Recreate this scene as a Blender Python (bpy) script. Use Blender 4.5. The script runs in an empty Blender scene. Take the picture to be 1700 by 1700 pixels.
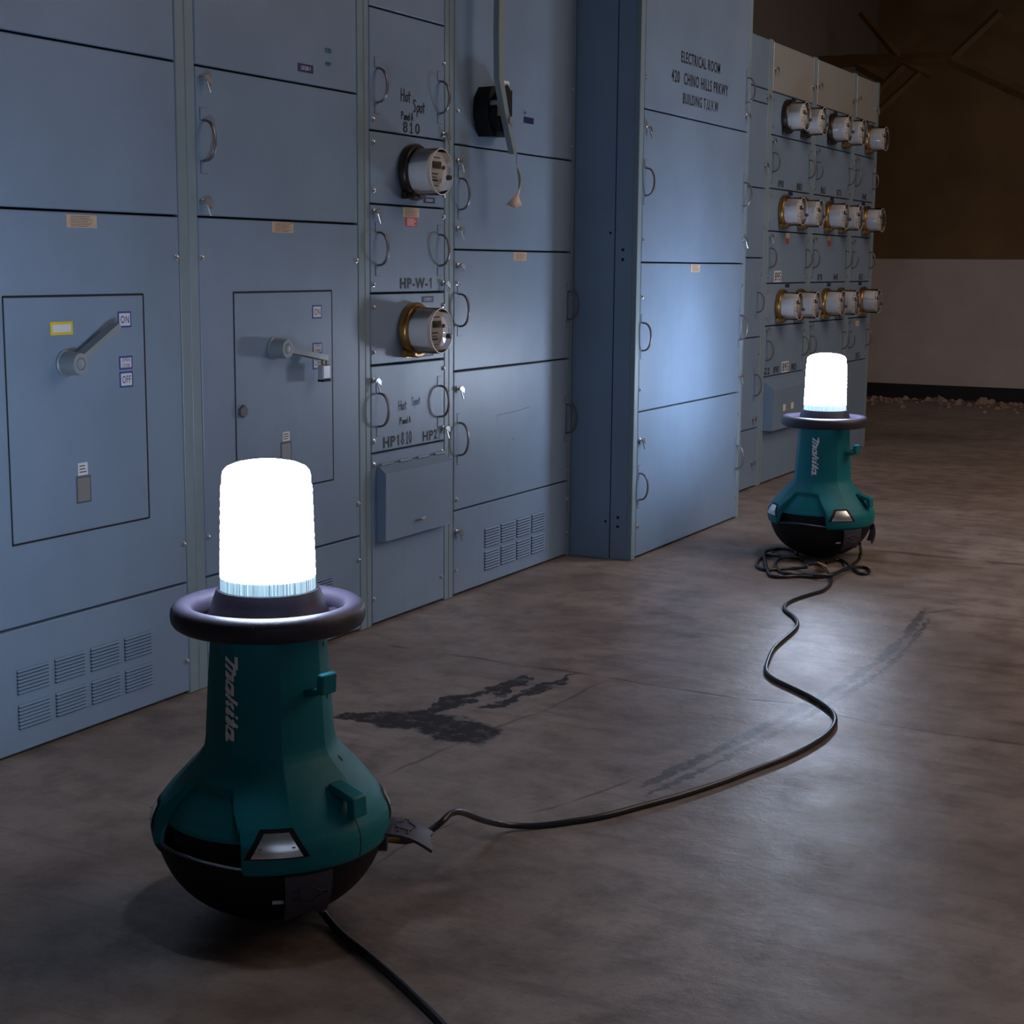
import bpy, bmesh, math, random
from mathutils import Vector, Matrix
random.seed(7)
S = bpy.context.scene
C = S.collection
PI = math.pi
def V(*a): return Vector(a)

# ------------------------------------------------------------------ camera
F = 2600.0; PP = 850.0; H = 1.08
vy = V(2231-PP, 450-PP, F).normalized()
dn = V(690-PP, 17600-PP, F); dn = (dn - vy*dn.dot(vy)).normalized()
zc = -dn; yc = vy; xc = yc.cross(zc)
def w2c(p): return xc*p[0] + yc*p[1] + zc*(p[2]-H)
def ray(px, py):
    d = V(px-PP, py-PP, F); return V(xc.dot(d), yc.dot(d), zc.dot(d))
def fl(px, py, z=0.0):
    d = ray(px, py); t = (z-H)/d.z; return V(d.x*t, d.y*t, z)
def at_y(px, py, y):
    d = ray(px, py); t = y/d.y; return V(d.x*t, y, H+d.z*t)
right = V(xc.x, yc.x, zc.x); down = V(xc.y, yc.y, zc.y); fwd = V(xc.z, yc.z, zc.z)
cam = bpy.data.cameras.new('camera'); cam.sensor_width = 36; cam.lens = F/1700*36
cam.clip_start = 0.02; cam.clip_end = 100
co = bpy.data.objects.new('camera', cam); C.objects.link(co)
M4 = Matrix.Identity(4)
for i in range(3):
    M4[i][0] = right[i]; M4[i][1] = -down[i]; M4[i][2] = -fwd[i]
M4[2][3] = H
co.matrix_world = M4
S.camera = co

# ------------------------------------------------------------------ world, lights, exposure
S.view_settings.view_transform = 'Standard'; S.view_settings.look = 'None'
S.view_settings.gamma = 1; S.view_settings.use_curve_mapping = False
S.view_settings.exposure = 0.0
wd = bpy.data.worlds.new('world'); S.world = wd; wd.use_nodes = True
wd.node_tree.nodes['Background'].inputs[0].default_value = (0.5, 0.6, 0.8, 1)
wd.node_tree.nodes['Background'].inputs[1].default_value = 0.02
def area(name, loc, tgt, sx, sy, power, col):
    l = bpy.data.lights.new(name, 'AREA'); l.shape = 'RECTANGLE'; l.size = sx; l.size_y = sy
    l.energy = power; l.color = col
    o = bpy.data.objects.new(name, l); C.objects.link(o); o.location = loc
    o.rotation_euler = (V(*tgt)-V(*loc)).to_track_quat('-Z', 'Y').to_euler(); return o
area('overhead_fill_aisle', (1.5, 6.6, 3.8), (1.3, 6.6, 0), 3.2, 12.0, 330, (1.0, 0.78, 0.68))  # unseen warm overhead light, stretched to brighten the room and back wall
area('fill_behind_camera', (3.2, -2.2, 2.0), (-1.5, 3.5, 0.6), 3.0, 2.6, 15, (0.62, 0.74, 1.0))  # added fill light out of view, no opening is built there
LAMP_NEAR = 56.0
LAMP_FAR = 66.0
LAMP_COL = (0.64, 0.76, 1.0)

# ------------------------------------------------------------------ materials
def nt(name):
    m = bpy.data.materials.new(name); m.use_nodes = True
    return m, m.node_tree, m.node_tree.nodes['Principled BSDF']
def mat(name, col, rough=0.5, metal=0.0, spec=0.5, bump=0.0, bscale=200.0, var=0.0, vscale=6.0, coat=0.0, stretch=(1, 1, 1)):
    m, t, b = nt(name)
    b.inputs['Base Color'].default_value = (*col, 1)
    b.inputs['Roughness'].default_value = rough; b.inputs['Metallic'].default_value = metal
    b.inputs['Specular IOR Level'].default_value = spec; b.inputs['Coat Weight'].default_value = coat
    N = t.nodes; L = t.links
    tc = N.new('ShaderNodeTexCoord'); mp = N.new('ShaderNodeMapping'); mp.inputs['Scale'].default_value = stretch
    L.new(tc.outputs['Object'], mp.inputs['Vector'])
    if var:
        n = N.new('ShaderNodeTexNoise'); n.inputs['Scale'].default_value = vscale; n.inputs['Detail'].default_value = 6
        L.new(mp.outputs[0], n.inputs['Vector'])
        r = N.new('ShaderNodeMapRange'); r.inputs[1].default_value = 0.3; r.inputs[2].default_value = 0.7
        r.inputs[3].default_value = 1-var; r.inputs[4].default_value = 1+var*0.6
        L.new(n.outputs[0], r.inputs[0])
        x = N.new('ShaderNodeVectorMath'); x.operation = 'SCALE'; x.inputs[0].default_value = col
        L.new(r.outputs[0], x.inputs['Scale']); L.new(x.outputs[0], b.inputs['Base Color'])
    if bump:
        n2 = N.new('ShaderNodeTexNoise'); n2.inputs['Scale'].default_value = bscale
        L.new(mp.outputs[0], n2.inputs['Vector'])
        bp = N.new('ShaderNodeBump'); bp.inputs['Strength'].default_value = bump; bp.inputs['Distance'].default_value = 0.002
        L.new(n2.outputs[0], bp.inputs['Height']); L.new(bp.outputs[0], b.inputs['Normal'])
    return m
def emit(name, col, s):
    m, t, b = nt(name); b.inputs['Base Color'].default_value = (0.8, 0.8, 0.8, 1)
    b.inputs['Emission Color'].default_value = (*col, 1); b.inputs['Emission Strength'].default_value = s
    return m
def paint(name, col, rough):
    # grey-blue enamel on sheet steel: faint orange peel plus very shallow vertical waviness
    m, t, b = nt(name); N = t.nodes; L = t.links
    tc = N.new('ShaderNodeTexCoord')
    n = N.new('ShaderNodeTexNoise'); n.inputs['Scale'].default_value = 3.2; n.inputs['Detail'].default_value = 7
    L.new(tc.outputs['Object'], n.inputs['Vector'])
    r = N.new('ShaderNodeMapRange'); r.inputs[1].default_value = 0.3; r.inputs[2].default_value = 0.7
    r.inputs[3].default_value = 0.90; r.inputs[4].default_value = 1.06; L.new(n.outputs[0], r.inputs[0])
    x = N.new('ShaderNodeVectorMath'); x.operation = 'SCALE'; x.inputs[0].default_value = col
    L.new(r.outputs[0], x.inputs['Scale'])
    # tiny chips and specks
    v = N.new('ShaderNodeTexNoise'); v.inputs['Scale'].default_value = 55; v.inputs['Detail'].default_value = 2
    L.new(tc.outputs['Object'], v.inputs['Vector'])
    rr = N.new('ShaderNodeMapRange'); rr.inputs[1].default_value = 0.79; rr.inputs[2].default_value = 0.82
    L.new(v.outputs[0], rr.inputs[0])
    mx = N.new('ShaderNodeMix'); mx.data_type = 'RGBA'; L.new(rr.outputs[0], mx.inputs[0])
    L.new(x.outputs[0], mx.inputs[6]); mx.inputs[7].default_value = (0.10, 0.08, 0.08, 1)
    L.new(mx.outputs[2], b.inputs['Base Color'])
    b.inputs['Roughness'].default_value = rough; b.inputs['Specular IOR Level'].default_value = 0.55
    mp = N.new('ShaderNodeMapping'); mp.inputs['Scale'].default_value = (22, 22, 0.8); L.new(tc.outputs['Object'], mp.inputs['Vector'])
    wv = N.new('ShaderNodeTexNoise'); wv.inputs['Scale'].default_value = 1.0; wv.inputs['Detail'].default_value = 1; L.new(mp.outputs[0], wv.inputs['Vector'])
    b1 = N.new('ShaderNodeBump'); b1.inputs['Strength'].default_value = 0.35; b1.inputs['Distance'].default_value = 0.002
    L.new(wv.outputs[0], b1.inputs['Height'])
    n2 = N.new('ShaderNodeTexNoise'); n2.inputs['Scale'].default_value = 380; L.new(tc.outputs['Object'], n2.inputs['Vector'])
    b2 = N.new('ShaderNodeBump'); b2.inputs['Strength'].default_value = 0.10; b2.inputs['Distance'].default_value = 0.0006
    L.new(n2.outputs[0], b2.inputs['Height']); L.new(b1.outputs[0], b2.inputs['Normal']); L.new(b2.outputs[0], b.inputs['Normal'])
    return m
M = {}
M['paint'] = paint('blue_grey_enamel', (0.202, 0.294, 0.405), 0.42)
M['postpaint'] = paint('green_grey_enamel', (0.215, 0.300, 0.335), 0.42)
M['darkpaint'] = paint('charcoal_enamel', (0.045, 0.050, 0.055), 0.45)
M['gap'] = mat('gasket_and_shade_black', (0.012, 0.012, 0.014), 0.8)
M['steel'] = mat('zinc_steel', (0.55, 0.55, 0.56), 0.32, 0.9)
M['handle'] = mat('dull_nickel', (0.17, 0.155, 0.17), 0.38, 0.5)
M['greyplastic'] = mat('grey_cast', (0.26, 0.31, 0.33), 0.4, 0.1, bump=0.2, bscale=300)
M['tan'] = mat('yellowed_paper', (0.62, 0.46, 0.33), 0.8, var=0.12, vscale=60)
M['white'] = mat('label_white', (0.72, 0.74, 0.78), 0.6)
M['blue'] = mat('label_blue', (0.02, 0.05, 0.30), 0.55)
M['navy'] = mat('plate_navy', (0.012, 0.016, 0.10), 0.5)
M['ink'] = mat('black_ink', (0.012, 0.012, 0.015), 0.6)
M['inkgrey'] = mat('printed_grey', (0.16, 0.14, 0.12), 0.7)
M['inkblue'] = mat('marker_blue', (0.06, 0.16, 0.42), 0.6)
M['inkteal'] = mat('marker_teal', (0.02, 0.20, 0.20), 0.6)
M['inkdim'] = mat('faded_marker', (0.10, 0.11, 0.12), 0.7)
M['red'] = mat('warning_red', (0.55, 0.05, 0.03), 0.6)
M['yellow'] = mat('label_yellow', (0.75, 0.60, 0.04), 0.6)
M['plate'] = mat('brushed_plate', (0.30, 0.32, 0.33), 0.45, 0.5)
M['brass'] = mat('aged_brass', (0.42, 0.24, 0.08), 0.32, 0.9, var=0.25, vscale=40)
M['darkring'] = mat('tarnished_ring', (0.06, 0.045, 0.035), 0.35, 0.7)
M['meterwhite'] = mat('meter_white', (0.90, 0.89, 0.90), 0.35, coat=0.3)
M['meterface'] = mat('meter_face', (0.82, 0.82, 0.80), 0.5)
M['lcd'] = mat('lcd_grey', (0.07, 0.08, 0.08), 0.2)
M['teal'] = mat('teal_housing', (0.0, 0.175, 0.205), 0.52, 0, 0.32, bump=0.25, bscale=520)
M['black'] = mat('black_rubber', (0.009, 0.009, 0.011), 0.6, 0, 0.25, bump=0.2, bscale=400)
M['softblack'] = mat('soft_grip', (0.034, 0.028, 0.046), 0.46, bump=0.3, bscale=600)
M['flap'] = mat('flap_rubber', (0.050, 0.046, 0.062), 0.55, bump=0.2, bscale=500)
M['chrome'] = mat('reflector_silver', (0.75, 0.76, 0.74), 0.25, 0.85)
M['logo'] = mat('silver_print', (0.90, 0.90, 0.90), 0.4)
M['cord'] = mat('cord_black', (0.014, 0.014, 0.017), 0.33, bump=0.2, bscale=300)
M['orange'] = mat('connector_orange', (0.65, 0.28, 0.05), 0.4)
M['alum'] = mat('bright_galvanised', (0.50, 0.52, 0.50), 0.33, 0.35, bump=0.5, bscale=5, stretch=(1, 1, 3))
M['truss'] = mat('rust_brown_steel', (0.14, 0.080, 0.03), 0.7, var=0.3)
M['wallup'] = mat('brown_wall', (0.20, 0.125, 0.058), 0.9, bump=0.4, bscale=60, var=0.2, vscale=2)
M['walllow'] = mat('off_white_wall', (0.60, 0.545, 0.53), 0.85, bump=0.4, bscale=40, var=0.08, vscale=3)
M['wallgen'] = mat('grey_wall', (0.22, 0.20, 0.18), 0.9)
M['ceil'] = mat('dark_ceiling', (0.05, 0.045, 0.04), 0.95)
M['basebd'] = mat('black_base', (0.012, 0.012, 0.015), 0.6)
M['stone'] = mat('broken_plaster', (0.42, 0.30, 0.24), 0.9, var=0.4, vscale=30)
M['lens_near'] = emit('lit_lens_near', LAMP_COL, LAMP_NEAR)
M['lens_far'] = emit('lit_lens_far', LAMP_COL, LAMP_FAR)
def emit_rib(name, s0, s1):
    m, t, b = nt(name); N = t.nodes; L = t.links; tc = N.new('ShaderNodeTexCoord')
    sx = N.new('ShaderNodeSeparateXYZ'); L.new(tc.outputs['Object'], sx.inputs[0])
    at = N.new('ShaderNodeMath'); at.operation = 'ARCTAN2'; L.new(sx.outputs[0], at.inputs[0]); L.new(sx.outputs[1], at.inputs[1])
    cb = N.new('ShaderNodeCombineXYZ'); L.new(at.outputs[0], cb.inputs[0])
    n = N.new('ShaderNodeTexNoise'); n.inputs['Scale'].default_value = 26; n.inputs['Detail'].default_value = 3; L.new(cb.outputs[0], n.inputs['Vector'])
    r = N.new('ShaderNodeMapRange'); r.inputs[1].default_value = 0.35; r.inputs[2].default_value = 0.65; r.inputs[3].default_value = s0; r.inputs[4].default_value = s1; L.new(n.outputs[0], r.inputs[0])
    b.inputs['Emission Color'].default_value = (0.42, 0.70, 0.90, 1); L.new(r.outputs[0], b.inputs['Emission Strength']); b.inputs['Roughness'].default_value = 0.1
    return m
M['rib_near'] = emit_rib('lit_rib_near', 0.05, 1.5)
M['rib_far'] = emit_rib('lit_rib_far', 0.2, 2.0)
#'lit_rib_near', (0.35, 0.62, 0.85), 0.55)
#'lit_rib_far', (0.35, 0.62, 0.85), 1.0)
def thin_glass(name):
    m = bpy.data.materials.new(name); m.use_nodes = True; t = m.node_tree; N = t.nodes; L = t.links
    N.remove(N['Principled BSDF']); out = N['Material Output']
    tr = N.new('ShaderNodeBsdfTransparent'); tr.inputs[0].default_value = (0.98, 0.985, 0.99, 1)
    gl = N.new('ShaderNodeBsdfGlossy'); gl.inputs['Roughness'].default_value = 0.05
    fr = N.new('ShaderNodeFresnel'); fr.inputs[0].default_value = 1.5
    mx = N.new('ShaderNodeMixShader'); L.new(fr.outputs[0], mx.inputs[0]); L.new(tr.outputs[0], mx.inputs[1]); L.new(gl.outputs[0], mx.inputs[2])
    L.new(mx.outputs[0], out.inputs[0]); return m
M['glass'] = thin_glass('thin_clear_glass')

# ---- floor: stained, worn concrete
def floor_mat():
    m, t, b = nt('stained_concrete'); N = t.nodes; L = t.links
    tc = N.new('ShaderNodeTexCoord')
    def noise(scale, det=4, rough=0.55, vec=None):
        n = N.new('ShaderNodeTexNoise'); n.inputs['Scale'].default_value = scale; n.inputs['Detail'].default_value = det
        n.inputs['Roughness'].default_value = rough; L.new(vec or tc.outputs['Object'], n.inputs['Vector']); return n
    def rng(src, a, bb, c, d):
        r = N.new('ShaderNodeMapRange'); r.inputs[1].default_value = a; r.inputs[2].default_value = bb
        r.inputs[3].default_value = c; r.inputs[4].default_value = d; L.new(src, r.inputs[0]); return r.outputs[0]
    def math_(op, a, bb):
        x = N.new('ShaderNodeMath'); x.operation = op
        for i, s in enumerate((a, bb)):
            if isinstance(s, (int, float)): x.inputs[i].default_value = s
            else: L.new(s, x.inputs[i])
        return x.outputs[0]
    def mixc(f, a, bb):
        x = N.new('ShaderNodeMix'); x.data_type = 'RGBA'; L.new(f, x.inputs[0])
        if isinstance(a, tuple): x.inputs[6].default_value = (*a, 1)
        else: L.new(a, x.inputs[6])
        if isinstance(bb, tuple): x.inputs[7].default_value = (*bb, 1)
        else: L.new(bb, x.inputs[7])
        return x.outputs[2]
    def warp(scale, amp):
        n = noise(scale, 5, 0.6)
        s = N.new('ShaderNodeVectorMath'); s.operation = 'SUBTRACT'; L.new(n.outputs['Color'], s.inputs[0]); s.inputs[1].default_value = (0.5, 0.5, 0.5)
        k = N.new('ShaderNodeVectorMath'); k.operation = 'SCALE'; L.new(s.outputs[0], k.inputs[0]); k.inputs['Scale'].default_value = amp
        a = N.new('ShaderNodeVectorMath'); a.operation = 'ADD'; L.new(tc.outputs['Object'], a.inputs[0]); L.new(k.outputs[0], a.inputs[1])
        return a.outputs[0]
    wp = warp(11, 0.16); wf = warp(30, 0.05); wl = warp(4, 0.05)
    def blob(vec, cx, cy, rx, ry, rot, e0=1.0, e1=0.8):
        c = fl(cx, cy); cr, sr = math.cos(rot), math.sin(rot)
        a = fl(cx+rx*cr, cy+rx*sr)-c; d = fl(cx-ry*sr, cy+ry*cr)-c
        det = a.x*d.y-a.y*d.x
        sb = N.new('ShaderNodeVectorMath'); sb.operation = 'SUBTRACT'; L.new(vec, sb.inputs[0]); sb.inputs[1].default_value = (c.x, c.y, 0)
        o = []
        for q in ((d.y/det, -d.x/det, 0), (-a.y/det, a.x/det, 0)):
            dt = N.new('ShaderNodeVectorMath'); dt.operation = 'DOT_PRODUCT'; L.new(sb.outputs[0], dt.inputs[0]); dt.inputs[1].default_value = q
            o.append(math_('POWER', dt.outputs['Value'], 2.0))
        s = math_('SQRT', math_('ADD', o[0], o[1]), 0)
        return rng(s, e0, e1, 0, 1)
    def union(l):
        r = l[0]
        for x in l[1:]: r = math_('MAXIMUM', r, x)
        return r
    # base colour
    c1 = noise(1.6, 8, 0.62); c2 = noise(9, 8, 0.7); c3 = noise(90, 3, 0.6)
    mp = N.new('ShaderNodeMapping'); mp.inputs['Rotation'].default_value = (0, 0, 0.9); mp.inputs['Scale'].default_value = (1.5, 12, 1)
    L.new(tc.outputs['Object'], mp.inputs['Vector']); c4 = noise(1.5, 6, 0.6, mp.outputs[0])
    base = mixc(rng(c1.outputs[0], 0.35, 0.68, 0, 1), (0.208, 0.162, 0.134), (0.350, 0.285, 0.240))
    base = mixc(rng(c2.outputs[0], 0.34, 0.56, 0.75, 0), base, (0.120, 0.086, 0.068))
    base = mixc(rng(c4.outputs[0], 0.54, 0.70, 0, 0.55), base, (0.105, 0.080, 0.068))
    base = mixc(rng(c3.outputs[0], 0.25, 0.42, 0.4, 0), base, (0.09, 0.066, 0.052))
    # oil stains
    oil = union([blob(wp, 690, 1198, 95, 17, 0.05), blob(wp, 760, 1212, 78, 24, 0.05), blob(wp, 615, 1190, 66, 9, 0.02),
                 blob(wp, 740, 1170, 60, 12, -0.30), blob(wp, 800, 1150, 75, 6, -0.33), blob(wp, 860, 1158, 70, 6, -0.30),
                 blob(wp, 850, 1140, 40, 6, -0.5), blob(wp, 910, 1135, 50, 4, -0.3)])
    oil = math_('MULTIPLY', oil, rng(noise(26, 5, 0.7).outputs[0], 0.30, 0.48, 0.55, 1.0))
    soft = union([blob(wp, 300, 1196, 75, 26, 0.0, 1.1, 0.6), blob(wp, 640, 1255, 60, 18, -0.5, 1.1, 0.5), blob(wp, 610, 1430, 60, 50, -0.6, 1.2, 0.3),  # soft darker patches on the concrete
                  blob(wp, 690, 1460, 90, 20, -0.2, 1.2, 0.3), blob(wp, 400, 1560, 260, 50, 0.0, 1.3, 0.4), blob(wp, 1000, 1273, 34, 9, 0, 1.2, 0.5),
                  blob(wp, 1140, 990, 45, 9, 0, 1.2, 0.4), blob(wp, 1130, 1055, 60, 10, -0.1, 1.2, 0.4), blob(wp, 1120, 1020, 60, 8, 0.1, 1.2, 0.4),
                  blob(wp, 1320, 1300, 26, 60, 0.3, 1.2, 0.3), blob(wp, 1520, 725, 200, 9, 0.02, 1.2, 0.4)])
    # tyre trails sweeping to the right
    tr = []
    pts = [(1072, 1302), (1180, 1252), (1290, 1196), (1385, 1145), (1455, 1100), (1500, 1060), (1536, 1012)]
    for i in range(len(pts)-1):
        (x0, y0), (x1, y1) = pts[i], pts[i+1]
        L_ = math.hypot(x1-x0, y1-y0); a = math.atan2(y1-y0, x1-x0)
        for off, wdt in ((0, 8), (16, 5)):
            tr.append(blob(wf, (x0+x1)/2+off*0.4, (y0+y1)/2+off, L_*0.60, wdt, a, 1.0, 0.75))
    trail = math_('MULTIPLY', union(tr), rng(noise(40, 4, 0.7).outputs[0], 0.3, 0.50, 0.45, 0.95))
    # hairline cracks and marks
    ck = []
    for pl in ([(735, 1085), (860, 1105), (1000, 1122), (1110, 1142), (1230, 1160), (1330, 1170), (1440, 1198), (1620, 1226), (1720, 1240)],
               [(500, 1345), (640, 1288), (760, 1235), (900, 1180), (1010, 1130)], [(1060, 1292), (940, 1335), (880, 1352)],
               [(1440, 912), (1620, 930), (1720, 940)], [(636, 1072), (680, 1078)], [(1600, 1010), (1520, 1020)], [(620, 1440), (700, 1388), (760, 1360)]):
        for i in range(len(pl)-1):
            (x0, y0), (x1, y1) = pl[i], pl[i+1]
            L_ = math.hypot(x1-x0, y1-y0); a = math.atan2(y1-y0, x1-x0)
            ck.append(blob(wl, (x0+x1)/2, (y0+y1)/2, L_*0.58, 2.3, a, 1.0, 0.4))
    crack = union(ck)
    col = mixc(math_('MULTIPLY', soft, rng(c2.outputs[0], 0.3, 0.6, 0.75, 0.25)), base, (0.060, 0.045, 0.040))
    col = mixc(trail, col, (0.055, 0.040, 0.033))
    col = mixc(oil, col, (0.012, 0.008, 0.009))
    col = mixc(math_('MULTIPLY', crack, 0.6), col, (0.045, 0.03, 0.025))
    L.new(col, b.inputs['Base Color'])
    rg = rng(noise(5, 8, 0.7).outputs[0], 0.3, 0.7, 0.30, 0.50)
    L.new(math_('MAXIMUM', rg, math_('MULTIPLY', oil, 0.6)), b.inputs['Roughness']); b.inputs['Specular IOR Level'].default_value = 0.55
    bp = N.new('ShaderNodeBump'); bp.inputs['Strength'].default_value = 0.55; bp.inputs['Distance'].default_value = 0.003
    hh = math_('ADD', math_('MULTIPLY', noise(14, 8, 0.72).outputs[0], 1.6), math_('MULTIPLY', crack, -0.5))
    L.new(hh, bp.inputs['Height']); L.new(bp.outputs[0], b.inputs['Normal'])
    return m
M['floor'] = floor_mat()

# ------------------------------------------------------------------ mesh helpers
class B:
    def __init__(s): s.v = []; s.f = []; s.mi = []; s.sm = []
    def add(s, vs, fs, mi=0, smooth=False):
        o = len(s.v); s.v += [tuple(p) for p in vs]
        for f in fs: s.f.append(tuple(i+o for i in f)); s.mi.append(mi); s.sm.append(smooth)
        return s
    def box(s, a, b, mi=0):
        x0, y0, z0 = a; x1, y1, z1 = b
        return s.add([(x0,y0,z0),(x1,y0,z0),(x1,y1,z0),(x0,y1,z0),(x0,y0,z1),(x1,y0,z1),(x1,y1,z1),(x0,y1,z1)],
                     [(0,3,2,1),(4,5,6,7),(0,1,5,4),(1,2,6,5),(2,3,7,6),(3,0,4,7)], mi)
    def plate(s, x0, x1, y0, y1, z0, z1, c=0.0025, mi=0):
        # sheet-metal panel with softened front edges (front faces +x)
        v = [(x0,y0,z0),(x0,y1,z0),(x0,y1,z1),(x0,y0,z1),(x1-c,y0,z0),(x1-c,y1,z0),(x1-c,y1,z1),(x1-c,y0,z1),
             (x1,y0+c,z0+c),(x1,y1-c,z0+c),(x1,y1-c,z1-c),(x1,y0+c,z1-c)]
        fs = [(0,3,2,1),(8,9,10,11)]
        for i in range(4):
            j = (i+1) % 4; fs += [(i,j,4+j,4+i),(4+i,4+j,8+j,8+i)]
        return s.add(v, fs, mi)
    def prism(s, poly, x0, x1, mi=0):
        # poly in (y, z), extruded along x
        n = len(poly); v = [(x0,)+tuple(p) for p in poly]+[(x1,)+tuple(p) for p in poly]
        return s.add(v, [tuple(range(n-1,-1,-1)), tuple(range(n, 2*n))]+[(i,(i+1)%n,n+(i+1)%n,n+i) for i in range(n)], mi)
    def tube(s, pts, r, n=8, mi=0, ry=None, closed=False, caps=True):
        pts = [Vector(p) for p in pts]; m = len(pts); v = []; up = V(0,0,1); prev = None
        for i, p in enumerate(pts):
            if closed: t = (pts[(i+1)%m]-pts[i-1]).normalized()
            else: t = (pts[min(i+1,m-1)]-pts[max(i-1,0)]).normalized()
            if prev is None:
                a = t.cross(V(0,0,1)) if abs(t.z) < 0.95 else t.cross(V(1,0,0))
            else: a = prev-t*prev.dot(t)
            a.normalize(); prev = a; b2 = t.cross(a)
            rr = r[i] if isinstance(r, (list, tuple)) else r
            for k in range(n):
                q = 2*PI*k/n; v.append(p+a*math.cos(q)*rr+b2*math.sin(q)*(ry if ry else rr))
        fs = []
        for i in range(m if closed else m-1):
            for k in range(n):
                fs.append((i*n+k, i*n+(k+1)%n, ((i+1)%m)*n+(k+1)%n, ((i+1)%m)*n+k))
        s.add(v, fs, mi, True)
        if caps and not closed:
            s.add(v[:n], [tuple(range(n-1,-1,-1))], mi); s.add(v[-n:], [tuple(range(n))], mi)
        return s
    def lathe(s, prof, n=32, mi=0, axis='z', c=(0,0,0), smooth=True, cap=True):
        v = []
        for r, h in prof:
            for k in range(n):
                q = 2*PI*k/n; a, b2 = r*math.cos(q), r*math.sin(q)
                v.append((c[0]+a, c[1]+b2, c[2]+h) if axis == 'z' else (c[0]+h, c[1]+a, c[2]+b2))
        fs = []
        for i in range(len(prof)-1):
            for k in range(n): fs.append((i*n+k, i*n+(k+1)%n, (i+1)*n+(k+1)%n, (i+1)*n+k))
        s.add(v, fs, mi, smooth)
        if cap:
            if prof[0][0] > 1e-4: s.add(v[:n], [tuple(range(n-1,-1,-1))], mi)
            if prof[-1][0] > 1e-4: s.add(v[-n:], [tuple(range(n))], mi)
        return s
    def build(s, name, mats, parent=None, label=None):
        me = bpy.data.meshes.new(name); me.from_pydata(s.v, [], s.f)
        if not isinstance(mats, (list, tuple)): mats = [mats]
        for m in mats: me.materials.append(m)
        for i, p in enumerate(me.polygons): p.material_index = s.mi[i]; p.use_smooth = s.sm[i]
        bm = bmesh.new(); bm.from_mesh(me); bmesh.ops.recalc_face_normals(bm, faces=bm.faces); bm.to_mesh(me); bm.free()
        try: me.set_sharp_from_angle(angle=math.radians(38))
        except Exception: pass
        o = bpy.data.objects.new(name, me); C.objects.link(o); o.parent = parent
        if label: o['label'] = label
        return o
def tag(o, label, cat, group=None, kind=None):
    o['label'] = label; o['category'] = cat
    if group: o['group'] = group
    if kind: o['kind'] = kind
    return o
def thing(name, label, cat, loc=(0,0,0), rz=0.0, group=None):
    o = bpy.data.objects.new(name, None); C.objects.link(o); o.location = loc; o.rotation_euler = (0,0,rz); o.empty_display_size = 0.05
    return tag(o, label, cat, group)
def struct(o): o['kind'] = 'structure'; return o
def copy_tree(o, parent=None):
    c = o.copy(); C.objects.link(c); c.parent = parent
    for ch in list(o.children): copy_tree(ch, c)
    return c
def spline(pts, k=8):
    pts = [Vector(p) for p in pts]; out = []
    for i in range(len(pts)-1):
        p0 = pts[max(i-1,0)]; p1 = pts[i]; p2 = pts[i+1]; p3 = pts[min(i+2,len(pts)-1)]
        for j in range(k):
            t = j/k
            out.append(0.5*((2*p1)+(p2-p0)*t+(2*p0-5*p1+4*p2-p3)*t*t+(3*p1-p0-3*p2+p3)*t**3))
    out.append(pts[-1]); return out
def text(b, s, y0, y1, z0, z1, x, mi=0, bold=0.013):
    # flat lettering filling the box y0..y1, z0..z1 on the plane x
    cu = bpy.data.curves.new('t', 'FONT'); cu.body = s; cu.resolution_u = 3; cu.offset = bold; cu.space_character = 1.15
    o = bpy.data.objects.new('t', cu); C.objects.link(o)
    dg = bpy.context.evaluated_depsgraph_get(); me = bpy.data.meshes.new_from_object(o.evaluated_get(dg))
    vs = [v.co.copy() for v in me.vertices]; fs = [tuple(p.vertices) for p in me.polygons]
    bpy.data.objects.remove(o); bpy.data.curves.remove(cu); bpy.data.meshes.remove(me)
    if not vs: return b
    ax = min(v.x for v in vs); bx = max(v.x for v in vs); ay = min(v.y for v in vs); by = max(v.y for v in vs)
    b.add([(x, y0+(v.x-ax)/(bx-ax)*(y1-y0), z0+(v.y-ay)/(by-ay)*(z1-z0)) for v in vs], fs, mi); return b
def strokes(b, pls, x, w=0.004, mi=0):
    # hand-written marker strokes as narrow ribbons on the plane x; each polyline in (y, z)
    for pl in pls:
        for i in range(len(pl)-1):
            a = Vector(pl[i]); c = Vector(pl[i+1]); d = (c-a)
            if d.length < 1e-6: continue
            d.normalize(); nrm = Vector((-d.y, d.x))*w*0.5; a = a-d*w*0.3; c = c+d*w*0.3
            b.add([(x,*(a-nrm)),(x,*(c-nrm)),(x,*(c+nrm)),(x,*(a+nrm))], [(0,1,2,3)], mi)
    return b
def one(b, y, z0, z1, x, mi=0):
    # a figure 1 with a flag, upright grotesque
    h = z1-z0; w = h*0.17; f = h*0.30
    b.add([(x,y,z0),(x,y+w,z0),(x,y+w,z1),(x,y,z1)], [(0,1,2,3)], mi)
    b.add([(x,y,z1),(x,y-f*0.7,z1-f*0.75),(x,y-f*0.7,z1-f*1.25),(x,y,z1-f*0.6)], [(0,1,2,3)], mi); return b
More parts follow.
